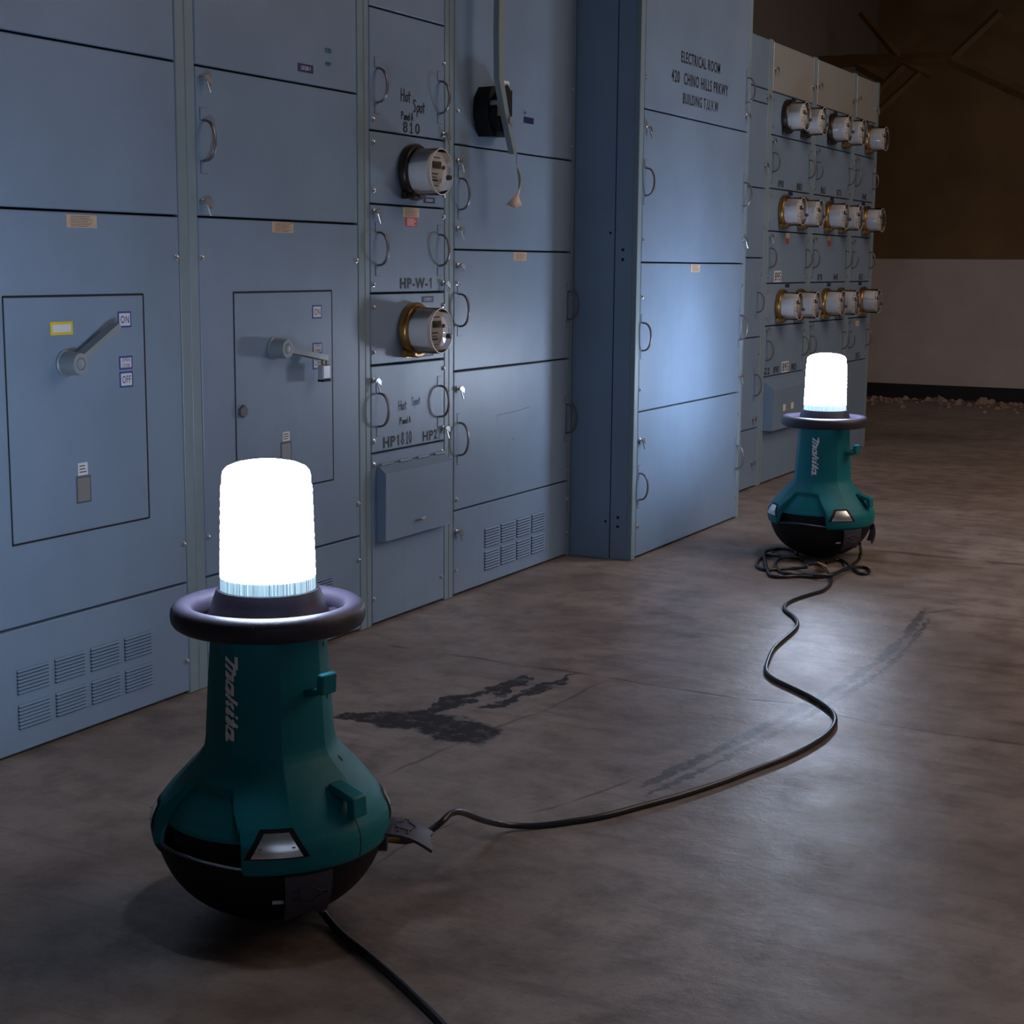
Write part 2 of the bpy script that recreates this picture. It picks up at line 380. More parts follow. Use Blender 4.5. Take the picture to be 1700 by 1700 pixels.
# letters for handwriting on a 1 x 1.4 grid
HW = {'H': [[(0,0),(0.05,1.4)],[(0.6,0),(0.65,1.4)],[(0,0.7),(0.65,0.75)]], 'o': [[(0.3,0),(0,0.3),(0.1,0.7),(0.4,0.75),(0.55,0.4),(0.3,0)]],
      't': [[(0.25,0),(0.25,1.2)],[(0,0.8),(0.5,0.85)]], 'S': [[(0.6,1.2),(0.3,1.4),(0.05,1.1),(0.5,0.6),(0.45,0.1),(0,0)]],
      'p': [[(0,-0.5),(0.05,0.7),(0.4,0.75),(0.5,0.4),(0.3,0.05),(0,0.1)]], 'P': [[(0,0),(0,1.4),(0.5,1.3),(0.55,0.9),(0.05,0.7)]],
      'a': [[(0.5,0.7),(0.15,0.7),(0,0.3),(0.2,0),(0.5,0.3),(0.5,0.7),(0.55,0)]], 'n': [[(0,0),(0,0.7),(0.3,0.75),(0.45,0)]],
      'e': [[(0,0.4),(0.45,0.45),(0.4,0.75),(0.1,0.7),(0,0.3),(0.2,0),(0.5,0.1)]], 'l': [[(0.1,0),(0.1,1.3)]],
      'A': [[(0,0),(0.35,1.4),(0.65,0)],[(0.12,0.5),(0.55,0.5)]], 'i': [[(0.1,0),(0.1,0.7)]], '8': [[(0.3,0.75),(0.05,1.1),(0.3,1.4),(0.55,1.1),(0.3,0.75),(0,0.35),(0.3,0),(0.6,0.35),(0.3,0.75)]],
      '1': [[(0.1,1.15),(0.3,1.4),(0.3,0)],[(0.1,0),(0.5,0)]], '0': [[(0.3,0),(0.05,0.4),(0.05,1),(0.3,1.4),(0.5,1),(0.5,0.4),(0.3,0)]],
      'u': [[(0,0.7),(0.05,0.1),(0.3,0),(0.45,0.3),(0.45,0.7),(0.5,0)]], ' ': []}
def hand(b, s, y, z, h, x, w=0.004, adv=0.72, mi=0, slope=0.0):
    k = h/1.4
    for ch in s:
        strokes(b, [[(y+p[0]*k, z+p[1]*k+slope*(p[0]*k)) for p in pl] for pl in HW.get(ch, [])], x, w, mi)
        y += k*(adv*0.35+0.32)*(1.35 if ch in 'HPSA8' else 0.5 if ch in 'li ' else 0.95); z += slope*k*adv
    return b

# ------------------------------------------------------------------ the room
XW = -2.5           # cabinet face line
b = B().add([(-3.55,-3,0),(5,-3,0),(5,13.2,0),(-3.55,13.2,0)], [(0,1,2,3)]); struct(b.build('floor', M['floor']))
b = B().add([(-3.55,-3,3.9),(5,-3,3.9),(5,13.2,3.9),(-3.55,13.2,3.9)], [(3,2,1,0)]); struct(b.build('ceiling', M['ceil']))
b = B().box((-3.55,13.2,0),(5,13.3,1.15)); struct(b.build('wall_back', M['walllow']))
b = B().box((-3.55,13.2,1.15),(5,13.3,3.9)); struct(b.build('wall_back_upper', M['wallup']))
b = B().box((-3.65,-3,0),(-3.55,13.2,3.9)); struct(b.build('wall_left', M['wallgen']))
b = B().box((5,-3,0),(5.1,13.2,3.9)); struct(b.build('wall_right', M['wallgen']))
b = B().box((-3.55,-3.1,0),(5,-3,3.9)); struct(b.build('wall_front', M['wallgen']))
b = B().box((-3.52,13.175,0.0),(5,13.2,0.115)); struct(b.build('baseboard_back', M['basebd']))

# roof truss in front of the back wall
t = thing('roof_truss', 'brown steel roof truss in the dark upper right corner', 'truss', (0, 11.6, 3.2))
def truss_bar(name, p, q, w=0.05):
    a = at_y(*p, 11.6)-V(0,11.6,3.2); c = at_y(*q, 11.6)-V(0,11.6,3.2)
    bb = B().tube([a, c], w, 4, caps=True); bb.build(name, M['truss'], t)
truss_bar('chord', (1400, 101), (1580, 97), 0.045)
truss_bar('chord', (1575, 97), (1720, 165), 0.045)
truss_bar('chord', (1250, 106), (1410, 102), 0.045)
truss_bar('brace', (1500, 108), (1452, 156), 0.030)
truss_bar('brace', (1527, 120), (1450, 192), 0.026)
truss_bar('brace', (1500, 104), (1545, 126), 0.026)
truss_bar('brace', (1425, 108), (1470, 132), 0.040)
truss_bar('brace', (1580, 97), (1660, 20), 0.030)
truss_bar('brace', (1500, 104), (1430, 20), 0.030)

# ------------------------------------------------------------------ switchgear cabinets
# local frame of every cabinet: x out from the face, y along the row, z up
def screw_mesh(b, y, z, x=0.0, r=0.0055):
    b.lathe([(r*1.5, x), (r*1.5, x+0.0015), (r, x+0.002), (r*0.9, x+0.006), (r*0.3, x+0.0075)], 10, 0, 'x', (0, y, z))
def add_screws(par, pts, x=0.0):
    for (y, z) in pts:
        b = B(); screw_mesh(b, y, z, x); b.build('screw', M['steel'], par)
def add_latch(par, y, z, x=0.0, flip=1):
    b = B(); b.lathe([(0.008, x), (0.008, x+0.006), (0.005, x+0.008), (0.005, x+0.016)], 10, 0, 'x', (0, y, z))
    b.prism([(y-0.004, z+0.004), (y+0.004*flip, z-0.006), (y+0.022*flip, z-0.016), (y+0.024*flip, z-0.002), (y+0.010*flip, z+0.008)], x+0.012, x+0.017)
    b.tube([(x+0.014, y+0.006, z-0.006), (x+0.016, y+0.010*flip, z-0.022), (x+0.018, y+0.014*flip, z-0.034)], 0.0022, 6)
    b.build('latch', M['steel'], par)
def add_handle(par, y, z0, z1, x=0.0, m=None):
    b = B(); zm = (z0+z1)/2; h = (z1-z0)/2
    pts = []
    for i in range(13):
        a = -PI/2+PI*i/12; pts.append((x+0.002+0.034*math.cos(a)**0.75 if abs(math.cos(a)) > 1e-6 else x+0.002, y, zm+h*math.sin(a)))
    b.tube(pts, 0.0058, 8, 0, ry=0.0034)
    for s, zz in ((1, z1), (-1, z0)):
        za, zb = min(zz, zz+s*0.030), max(zz, zz+s*0.030)
        b.box((x, y-0.0128, za-0.0008), (x+0.0008, y+0.0128, zb+0.0008), 2); b.box((x, y-0.0115, za+0.0005), (x+0.0016, y+0.0115, zb-0.0005), 1)
    b.build('handle', [m or M['handle'], M['paint'], M['inkdim']], par)
def label_plate(par, name, y0, y1, z0, z1, txt=None, bg='white', border=None, ink='ink', x=0.0, lines=None, label=None):
    b = B(); mats = [M[bg]]
    b.box((x, y0, z0), (x+0.0008, y1, z1), 0)
    if border:
        mats.append(M[border]); e = (y1-y0)*0.09
        b.v = []; b.f = []; b.mi = []; b.sm = []
        b.box((x, y0, z0), (x+0.0008, y1, z1), 1); b.box((x, y0+e, z0+e), (x+0.0012, y1-e, z1-e), 0)
    if txt or lines:
        mats.append(M[ink]); mi = len(mats)-1
        if txt:
            n = len(txt)
            for i, s in enumerate(txt):
                hz = (z1-z0)/(n+0.55*(n+1)); zz = z1-hz*0.55-(hz*1.55)*i
                ww = (y1-y0)*0.64 if n == 1 else (y1-y0)*0.60
                text(b, s, (y0+y1)/2-ww/2, (y0+y1)/2+ww/2, zz-hz, zz, x+0.0015, mi)
        if lines:
            k = lines; hz = (z1-z0)/(k+1)
            for i in range(k):
                zz = z1-hz*(i+1); l = random.uniform(0.55, 0.85)*(y1-y0)
                b.add([(x+0.001, y0+0.13*(y1-y0), zz-hz*0.2), (x+0.001, y0+0.13*(y1-y0)+l, zz-hz*0.2), (x+0.001, y0+0.13*(y1-y0)+l, zz+hz*0.2), (x+0.001, y0+0.13*(y1-y0), zz+hz*0.2)], [(0,1,2,3)], mi)
    return b.build(name, mats, par, label)
def vents(par, y_edges, rows, x=0.0):
    for (z0, z1) in rows:
        for (y0, y1) in y_edges:
            b = B(); b.box((x, y0, z0), (x+0.0006, y1, z1), 1)  # black plate paints in the shade between the louvres
            n = 7; p = (z1-z0)/n
            for i in range(n):
                zt = z1-i*p
                v = []
                for yy in (y0, y1):
                    v += [(x, yy, zt), (x+0.0065, yy, zt-p*0.58), (x+0.004, yy, zt-p*0.66), (x, yy, zt-p*0.60)]
                b.add(v, [(0,1,5,4), (1,2,6,5), (2,3,7,6), (0,3,2,1), (4,5,6,7)], 0)
            b.build('vent', [M['paint'], M['gap']], par)
G = 0.0028
def cabinet(label, Y0, Y1, posts, seams, X=XW, top=2.286, depth=0.62, group=None, metal_top=None, name='switchgear_cabinet'):
    """seams: ascending z list of the panel boundaries; posts = (left width, right width)."""
    root = thing(name, label, 'cabinet', (X, Y0, 0), 0, group)
    W = Y1-Y0
    b = B().box((-depth, 0.0005, 0.0), (-0.019, W-0.0005, top)); b.build('carcass', M['postpaint'], root)
    l, r = posts
    if l: B().plate(-0.019, 0.0, 0.0008, l-0.0008, 0.001, top, 0.002).build('post', M['postpaint'], root)
    if r: B().plate(-0.019, 0.0, W-r+0.0008, W-0.0008, 0.001, top, 0.002).build('post', M['postpaint'], root)
    b = B().box((-0.0189, l, 0.002), (-0.0175, W-r, top-0.002)); b.build('gasket', M['gap'], root)
    doors = []
    for i in range(len(seams)-1):
        z0, z1 = seams[i], seams[i+1]
        m = M['paint']
        if metal_top and i == len(seams)-2: m = metal_top
        d = B().plate(-0.016, 0.0, l+G, W-r-G, z0+G, z1-G, 0.0022)
        doors.append(d.build('door' if 0 < i else 'bottom_panel', m, root))
    return root, doors

# --- cabinet A (left edge of the picture)
A0, A1 = 2.25, 3.066
rt, dA = cabinet('blue-grey cabinet at the left edge with breaker lever raised to ON', A0, A1, (0.065, 0.036), [0.006, 0.287, 1.189, 1.551, 2.28])
vents(dA[0], [(a-A0, a+0.096-A0) for a in (2.446, 2.561, 2.676, 2.791)], [(0.138, 0.194), (0.059, 0.115)])
add_screws(dA[0], [(3.016-A0, 0.088), (2.330-A0, 0.088)])
add_screws(dA[1], [(3.016-A0, 1.09), (3.016-A0, 0.387), (2.330-A0, 1.09), (2.330-A0, 0.387)])
label_plate(dA[1], 'sticker', 2.648-A0, 2.744-A0, 1.153, 1.181, bg='tan', lines=7, ink='inkgrey')
add_handle(dA[2], 2.345-A0, 1.325, 1.422); add_latch(dA[2], 2.34-A0, 1.52); add_latch(dA[2], 2.34-A0, 1.226)
def breaker(rt, Y0, y0, y1, hubY, ang, on_y, reach):
    # dark reveal frame and inset panel with a pistol-grip lever
    a, c = y0-Y0, y1-Y0
    p = B()
    p.plate(0.0002, 0.0016, a+G, c-G, 0.470+G, 1.004-G, 0.0012)
    q = p.build('breaker_panel', M['paint'], rt)
    e = B()
    for (ya, yb, za, zb) in ((a-0.001, a+G, 0.470, 1.004), (c-G, c+0.002, 0.470, 1.004), (a, c, 0.4685, 0.470+G), (a, c, 1.004-G, 1.006)):
        e.box((0.0001, ya, za), (0.0009, yb, zb))
    e.build('reveal', M['gap'], q)
    # hub and lever
    hb = B(); hy, hz = hubY-Y0, 0.855
    hb.lathe([(0.030, 0.0), (0.030, 0.004), (0.027, 0.006), (0.025, 0.040), (0.0235, 0.046), (0.014, 0.046), (0.014, 0.0425), (0.0125, 0.0425), (0.0115, 0.046), (0.0, 0.047)], 28, 0, 'x', (0.0016, hy, hz))
    hb.build('hub', M['greyplastic'], q)
    lv = B(); d = V(0, math.cos(ang), math.sin(ang)); n = V(0, -math.sin(ang), math.cos(ang)); o = V(0, hy, hz)
    secs = [(0.018, 0.010, 0.014, 0.040), (0.09, 0.0085, 0.020, 0.042), (reach-0.010, 0.0095, 0.024, 0.046), (reach, 0.007, 0.026, 0.044)]
    vs = []
    for (t_, hw, xa, xb) in secs:
        for (sx, sn) in ((xa, -hw), (xb, -hw*0.8), (xb, hw*0.8), (xa, hw)): vs.append(o+d*t_+n*sn+V(sx, 0, 0))
    fs = [(3,2,1,0)]
    for i in range(3):
        for k in range(4): fs.append((i*4+k, i*4+(k+1)%4, (i+1)*4+(k+1)%4, (i+1)*4+k))
    fs.append((12,13,14,15)); lv.add(vs, fs)
    lv.build('lever', M['greyplastic'], q)
    for (t_, za, zb) in ((['ON'], 0.928, 0.965), (['OPEN', 'COVER'], 0.831, 0.862), (['OFF'], 0.789, 0.826)):
        label_plate(q, 'position_label', on_y-Y0, on_y+0.045-Y0, za, zb, t_, 'white', 'blue', 'blue', x=0.0016)
    return q
qa = breaker(dA[1], A0, 2.450, 2.893, 2.628, 0.54, 2.802, 0.158)
label_plate(dA[1], 'rating_sticker', 2.585-A0, 2.654-A0, 0.918, 0.947, bg='white', border='yellow', ink='ink', x=0.0018)
label_plate(dA[1], 'nameplate', 2.648-A0, 2.695-A0, 0.536, 0.598, bg='plate', border='inkdim', lines=7, ink='ink', x=0.0018)
label_plate(dA[1], 'nameplate', 2.655-A0, 2.686-A0, 0.600, 0.628, bg='white', lines=3, ink='inkdim', x=0.0018)
# --- cabinet B
B0, B1 = 3.066, 3.850
rt, dB = cabinet('blue-grey cabinet behind the near lamp, breaker lever at OFF', B0, B1, (0.036, 0.034), [0.006, 0.287, 1.190, 1.551, 2.28])
vents(dB[0], [(a-B0, a+0.096-B0) for a in (3.232, 3.345, 3.458, 3.572)], [(0.138, 0.194), (0.059, 0.115)])
add_screws(dB[0], [(3.112-B0, 0.088), (3.802-B0, 0.217), (3.802-B0, 0.09)])
add_screws(dB[1], [(3.112-B0, 1.09), (3.112-B0, 0.39), (3.804-B0, 1.088), (3.804-B0, 0.384)])
label_plate(dB[1], 'sticker', 3.404-B0, 3.500-B0, 1.158, 1.186, bg='tan', lines=7, ink='inkgrey')
add_handle(dB[2], 3.130-B0, 1.325, 1.422); add_latch(dB[2], 3.124-B0, 1.522); add_latch(dB[2], 3.116-B0, 1.226)
label_plate(dB[3], 'voltage_plate', 3.530-B0, 3.601-B0, 1.582, 1.604, ['120/208 V'], 'navy', None, 'white')
b = B(); hand(b, 'noni', 3.66-B0, 1.645, 0.022, 0.001, 0.0025); hand(b, 'eooe', 3.66-B0, 1.612, 0.016, 0.001, 0.002); b.build('scribble', M['inkteal'], dB[3], 'teal marker scribble')
qb = breaker(dB[1], B0, 3.235, 3.678, 3.403, -0.17, 3.581, 0.195)
label_plate(dB[1], 'nameplate', 3.426-B0, 3.475-B0, 0.540, 0.601, bg='plate', border='inkdim', lines=7, ink='ink', x=0.0018)
label_plate(dB[1], 'nameplate', 3.435-B0, 3.467-B0, 0.603, 0.628, bg='white', lines=3, ink='inkdim', x=0.0018)
b = B(); b.prism([(3.245-B0, 0.705), (3.262-B0, 0.715), (3.275-B0, 0.705), (3.275-B0, 0.69), (3.262-B0, 0.682), (3.245-B0, 0.69)], 0.0016, 0.010); b.build('latch', M['handle'], qb)
# padlock hanging from the lever of B
pk = thing('padlock', 'small steel padlock hanging from the OFF lever behind the near lamp', 'padlock', (XW+0.035, 3.588, 0.775))
b = B().tube([(0,-0.010,0.026),(0,-0.010,0.044),(0,-0.006,0.053),(0,0.0,0.056),(0,0.006,0.053),(0,0.010,0.044),(0,0.010,0.026)], 0.0028, 8); b.build('shackle', M['brass'], pk)
b = B().plate(-0.009, 0.009, -0.018, 0.018, -0.012, 0.028, 0.003); b.build('body', M['steel'], pk)
b = B().box((-0.0095,-0.0185,-0.018),(0.0095,0.0185,-0.012)); b.build('bumper', M['black'], pk)

# --- cabinet C (narrow metering section)
C0, C1 = 3.850, 4.335
rt, dC = cabinet('narrow metering cabinet marked HP-W-1 with two meters', C0, C1, (0.027, 0.028), [0.006, 0.523, 0.783, 0.993, 1.250, 1.457, 1.80, 2.28])
add_screws(dC[0], [(3.889-C0, 0.489), (3.884-C0, 0.084), (4.290-C0, 0.488), (4.286-C0, 0.084)])
add_screws(dC[1], [(3.890-C0, 0.558), (4.297-C0, 0.754)])
add_latch(dC[1], 3.886-C0, 0.740); add_latch(dC[1], 4.292-C0, 0.565)
add_screws(dC[2], [(3.893-C0, 0.953), (3.892-C0, 0.822), (4.296-C0, 0.951)])
add_screws(dC[3], [(3.894-C0, 1.019), (4.298-C0, 1.225)])
add_latch(dC[3], 3.894-C0, 1.228); add_latch(dC[3], 4.292-C0, 1.02)
add_screws(dC[4], [(3.896-C0, 1.424), (3.897-C0, 1.288), (4.299-C0, 1.289)])
add_screws(dC[5], [(3.896-C0, 1.488), (4.299-C0, 1.687)])
add_latch(dC[5], 4.293-C0, 1.475)
for d_, z0, z1 in ((dC[1], 0.602, 0.700), (dC[3], 1.074, 1.169), (dC[5], 1.536, 1.632)):
    add_handle(d_, 3.918-C0, z0, z1); add_handle(d_, 4.274-C0, z0, z1)
b = B(); text(b, 'HP-W-', 4.041-C0, 4.203-C0, 1.005, 1.037, 0.001, bold=0.035); one(b, 4.220-C0, 1.005, 1.037, 0.001); b.build('lettering', M['ink'], dC[3])
b = B(); text(b, 'HP', 3.943-C0, 4.010-C0, 0.534, 0.567, 0.001, bold=0.035); one(b, 4.026-C0, 0.534, 0.567, 0.001); b.build('lettering', M['ink'], dC[1]); b = B(); text(b, 'HP2', 4.172-C0, 4.262-C0, 0.533, 0.564, 0.001, bold=0.035); b.build('lettering', M['ink'], dC[1])
b = B(); hand(b, '810', 4.045-C0, 0.536, 0.036, 0.001, 0.0035, 1.25); b.build('handwriting', M['ink'], dC[1])
b = B(); hand(b, 'Hot', 4.030-C0, 0.640, 0.030, 0.0011, 0.003, 1.05); hand(b, 'Panel A', 4.038-C0, 0.598, 0.020, 0.0011, 0.003, 1.05); b.build('handwriting', M['ink'], dC[1])
b = B(); hand(b, 'Spot', 4.105-C0, 0.650, 0.026, 0.0011, 0.0025, 1.05); b.build('handwriting', M['inkblue'], dC[1], 'blue marker handwriting')
b = B(); hand(b, 'Hot', 4.050-C0, 1.553, 0.036, 0.001, 0.004, 1.0); hand(b, 'Spot', 4.118-C0, 1.528, 0.036, 0.001, 0.004, 0.95); hand(b, 'Panel A', 4.052-C0, 1.501, 0.022, 0.001, 0.0035, 1.0)
text(b, '8', 4.060-C0, 4.086-C0, 1.464, 1.496, 0.001); one(b, 4.106-C0, 1.464, 1.496, 0.001); b.box((0, 4.098-C0, 1.464), (0.001, 4.118-C0, 1.467)); text(b, '0', 4.130-C0, 4.156-C0, 1.464, 1.496, 0.001); b.build('handwriting', M['ink'], dC[5])
label_plate(dC[3], 'sticker', 4.058-C0, 4.152-C0, 1.218, 1.246, bg='tan', lines=7, ink='inkgrey')
label_plate(dC[3], 'warning_sticker', 4.073-C0, 4.138-C0, 1.190, 1.217, bg='red', lines=5, ink='white')
label_plate(dC[4], 'voltage_plate', 4.178-C0, 4.246-C0, 1.263, 1.281, ['120/208 V'], 'navy', None, 'white')
label_plate(dC[2], 'voltage_plate', 4.168-C0, 4.238-C0, 0.962, 0.981, ['120/208 V'], 'navy', None, 'white')
label_plate(dC[2], 'voltage_plate', 4.168-C0, 4.238-C0, 0.796, 0.812, ['120/208 V'], 'navy', None, 'white')
# hinged terminal cover on the bottom panel
y0, y1 = 3.908-C0, 4.298-C0
b = B(); b.add([(0,y0,0.258),(0,y1,0.258),(0.030,y0,0.258),(0.030,y1,0.258),(0.033,y0-0.002,0.462),(0.033,y1+0.002,0.462),(0.006,y0,0.484),(0.006,y1,0.484),(0,y0,0.484),(0,y1,0.484)],
      [(0,1,3,2),(2,3,5,4),(4,5,7,6),(6,7,9,8),(0,2,4,6,8),(1,9,7,5,3),(0,8,9,1)])
tcov = b.build('terminal_cover', M['paint'], dC[0])
for k in range(4): B().tube([(0.008, y0+0.01+k*0.105, 0.487), (0.008, y0+0.075+k*0.105, 0.487)], 0.004, 8).build('hinge', M['postpaint'], dC[0])
B().tube([(0.034, y0+0.17, 0.300), (0.046, y0+0.180, 0.302), (0.044, y0+0.205, 0.305)], 0.004, 6).build('hasp', M['steel'], dC[0])

# --- cabinet D
D0, D1 = 4.335, 5.248
rt, dD = cabinet('wide blue-grey cabinet in the inner corner with black rotary switch and lever', D0, D1, (0.030, 0.024), [0.006, 0.285, 0.739, 1.125, 1.451, 2.28])
add_latch(dD[0], 4.380-D0, 0.217); add_screws(dD[0], [(4.380-D0, 0.088), (5.215-D0, 0.217), (5.215-D0, 0.09)])
add_screws(dD[1], [(4.384-D0, 0.321), (5.214-D0, 0.326)]); add_latch(dD[1], 4.384-D0, 0.684)
add_screws(dD[2], [(4.384-D0, 1.02)]); add_latch(dD[2], 4.386-D0, 1.075); add_latch(dD[3], 4.384-D0, 1.19); add_latch(dD[3], 4.386-D0, 1.40)
add_screws(dD[4], [(4.386-D0, 1.554), (5.213-D0, 1.50), (5.213-D0, 1.70)])
for d_, z0, z1 in ((dD[1], 0.466, 0.572), (dD[2], 0.882, 0.985)):
    add_handle(d_, 4.400-D0, z0, z1); add_handle(d_, 5.203-D0, z0, z1)
add_handle(dD[3], 4.402-D0, 1.250, 1.347)
vents(dD[0], [(a-D0, a+0.102-D0) for a in (4.577, 4.694, 4.811, 4.926)], [(0.131, 0.198), (0.053, 0.120)])
label_plate(dD[2], 'sticker', 4.772-D0, 4.868-D0, 1.093, 1.121, bg='tan', lines=6, ink='inkgrey')
label_plate(dD[4], 'voltage_plate', 4.838-D0, 4.913-D0, 1.554, 1.575, ['120/208 V'], 'navy', None, 'navy')
b = B(); hand(b, 'Hot', 4.84-D0, 1.583, 0.012, 0.001, 0.0015, 1.0); b.build('handwriting', M['inkdim'], dD[4])
b = B(); strokes(b, [[(4.66-D0, 0.575), (4.80-D0, 0.578), (4.90-D0, 0.585)], [(4.660-D0, 0.575), (4.662-D0, 0.55)], [(4.77-D0, 0.49), (4.79-D0, 0.477)]], 0.0008, 0.0018); b.build('scratch', M['inkdim'], dD[1])
sw = B(); yy = 4.492-D0
sw.prism([(yy+0.010, 1.505), (yy-0.006, 1.55), (yy, 1.605), (yy+0.03, 1.64), (yy+0.14, 1.655), (yy+0.165, 1.63), (yy+0.165, 1.52), (yy+0.145, 1.49), (yy+0.03, 1.485)], 0.0, 0.05)
sw.prism([(yy+0.025, 1.52), (yy+0.010, 1.555), (yy+0.02, 1.60), (yy+0.05, 1.625), (yy+0.12, 1.635), (yy+0.12, 1.51), (yy+0.05, 1.50)], 0.05, 0.075)
swo = sw.build('rotary_switch', M['black'], dD[4], 'black switch housing')
label_plate(dD[4], 'switch_sticker', 4.612-D0, 4.652-D0, 1.565, 1.628, None, 'white', None, 'red', x=0.0502, lines=3)
label_plate(dD[4], 'switch_sticker', 4.512-D0, 4.538-D0, 1.548, 1.606, None, 'tan', None, 'ink', x=0.0755)
label_plate(dD[4], 'switch_sticker', 4.690-D0, 4.730-D0, 1.642, 1.678, ['3'], 'white', None, 'ink', x=0.001)
lv = B()
pth = [(4.500-D0, 1.98), (4.495-D0, 1.80), (4.498-D0, 1.655), (4.535-D0, 1.56), (4.598-D0, 1.432)]
for i in range(len(pth)-1):
    a, c = Vector(pth[i]), Vector(pth[i+1]); w0 = 0.022-0.002*i; w1 = 0.022-0.002*(i+1)
    for (xa, xb, o0, o1) in ((0.078, 0.098, -1, 1),):
        lv.add([(xa,a.x-w0,a.y),(xb,a.x-w0,a.y),(xb,a.x+w0*0.7,a.y),(xa,a.x+w0*0.7,a.y),(xa,c.x-w1,c.y),(xb,c.x-w1,c.y),(xb,c.x+w1*0.7,c.y),(xa,c.x+w1*0.7,c.y)],
               [(0,3,2,1),(4,5,6,7),(0,1,5,4),(1,2,6,5),(2,3,7,6),(3,0,4,7)])
lv.lathe([(0.018, 0.05), (0.018, 0.082)], 16, 0, 'x', (0, 4.525-D0, 1.585))
lv.lathe([(0.012, 0.098), (0.012, 0.104)], 12, 0, 'x', (0, 4.552-D0, 1.535))
lv.build('switch_lever', M['greyplastic'], dD[4], 'long grey steel lever')
# paper tag on a string at the tip of the lever
tg = thing('hang_tag', 'curled tan paper tag hanging by a string from the grey lever', 'tag', (XW+0.1, 4.598, 1.275))
b = B().tube(spline([(0, 0, 0.160), (0.002, -0.006, 0.142), (0.001, 0.001, 0.118)], 5), 0.0009, 5); b.build('string', M['inkdim'], tg)
b = B(); vs = []; n = 12
for i in range(n+1):
    t_ = i/n; z = 0.122-0.125*t_; w = 0.013+0.016*abs(2*t_-0.85)**1.2; ang = 1.15-0.5*math.sin(t_*PI)+0.9*t_*t_; cv = 0.010*math.sin(t_*PI*1.2)
    d = V(math.cos(ang), -math.sin(ang), 0)
    for s in (-1, 0, 1): vs.append(V(cv+0.004*(1-s*s), 0.004*math.sin(t_*4), z-(0.012*t_ if s == 0 else 0))+d*w*s)
fs = []
for i in range(n):
    for s in range(2): fs.append((i*3+s, i*3+s+1, (i+1)*3+s+1, (i+1)*3+s))
b.add(vs, fs, 0, True); tp = b.build('paper', M['tan'], tg)
md = tp.modifiers.new('s', 'SOLIDIFY'); md.thickness = 0.0006

# --- projecting cabinet (box standing 25 cm proud of the row)
P0, P1 = 5.250, 6.420; XP = -2.25
rt, dP = cabinet('deep grey cabinet standing forward of the row, lettered ELECTRICAL ROOM', P0, P1, (0.038, 0.030), [0.006, 0.548, 1.091, 1.632, 2.28], X=XP, depth=0.87)
sp = B()
sp.box((-0.085, -0.0012, 0.002), (-0.0195, 0.0, 2.28)); sp.box((-0.25+0.001, -0.0010, 0.002), (-0.089, 0.0, 1.090)); sp.box((-0.25+0.001, -0.0010, 1.094), (-0.089, 0.0, 2.28))
sp.build('side_panel', M['paint'], rt)
b = B(); b.box((-0.0885, -0.0006, 0.002), (-0.0855, 0.0004, 2.28)); 
for z in (0.124, 0.158, 1.10, 1.135): b.add([(-0.055+0.006*math.cos(k*PI/5), -0.0016, z+0.006*math.sin(k*PI/5)) for k in range(10)], [tuple(range(10))])
for z in (0.140, 1.195): b.add([(-0.105+0.005*math.cos(k*PI/5), -0.0014, z+0.005*math.sin(k*PI/5)) for k in range(10)], [tuple(range(10))])
b.build('knockout', M['gap'], rt)
for d_, z0, z1 in ((dP[0], 0.221, 0.320), (dP[1], 0.772, 0.873), (dP[2], 1.328, 1.425)):
    add_handle(d_, 5.312-P0, z0, z1); add_handle(d_, 6.366-P0, z0, z1)
add_handle(dP[3], 6.366-P0, 1.75, 1.85)
add_latch(dP[0], 5.304-P0, 0.445); add_latch(dP[2], 5.306-P0, 1.565)
add_latch(dP[1], 6.372-P0, 0.62); add_latch(dP[2], 6.372-P0, 1.19); add_latch(dP[3], 6.360-P0, 1.700)
add_screws(dP[0], [(5.304-P0, 0.123), (6.374-P0, 0.456), (6.374-P0, 0.10)]); add_screws(dP[1], [(5.303-P0, 0.965), (5.301-P0, 0.631), (6.374-P0, 1.0)]); add_screws(dP[2], [(5.303-P0, 1.17)]); add_screws(dP[3], [(5.303-P0, 1.74)])
label_plate(dP[1], 'sticker', 5.783-P0, 5.880-P0, 1.056, 1.085, bg='tan', lines=6, ink='inkgrey')
b = B()
text(b, 'ELECTRICAL ROOM', 5.630-P0, 6.044-P0, 1.830, 1.872, 0.001)
text(b, '420', 5.538-P0, 5.618-P0, 1.752, 1.796, 0.001); text(b, 'CHINO HILLS PRKWY', 5.662-P0, 6.141-P0, 1.752, 1.796, 0.001)
text(b, 'BUILDING T,U,V,W', 5.655-P0, 6.036-P0, 1.676, 1.722, 0.001)
b.build('lettering', M['ink'], dP[3])

# --- cabinet E, slim section just past the projecting one
E0, E1 = 6.425, 7.415
rt, dE = cabinet('plain grey cabinet half hidden behind the projecting one', E0, E1, (0.03, 0.030), [0.006, 0.295, 0.740, 1.120, 1.450, 1.845, 1.912, 2.145], top=2.15)
add_handle(dE[2], 7.312-E0, 0.86, 0.955); add_handle(dE[1], 7.312-E0, 0.455, 0.56)
add_latch(dE[4], 7.36-E0, 1.56); add_latch(dE[5], 7.36-E0, 1.88); add_latch(dE[0], 7.30-E0, 0.13); add_latch(dE[1], 7.30-E0, 0.345)
add_screws(dE[3], [(7.365-E0, 1.27)]); add_screws(dE[2], [(7.36-E0, 1.04)]); add_screws(dE[1], [(7.36-E0, 0.66)])

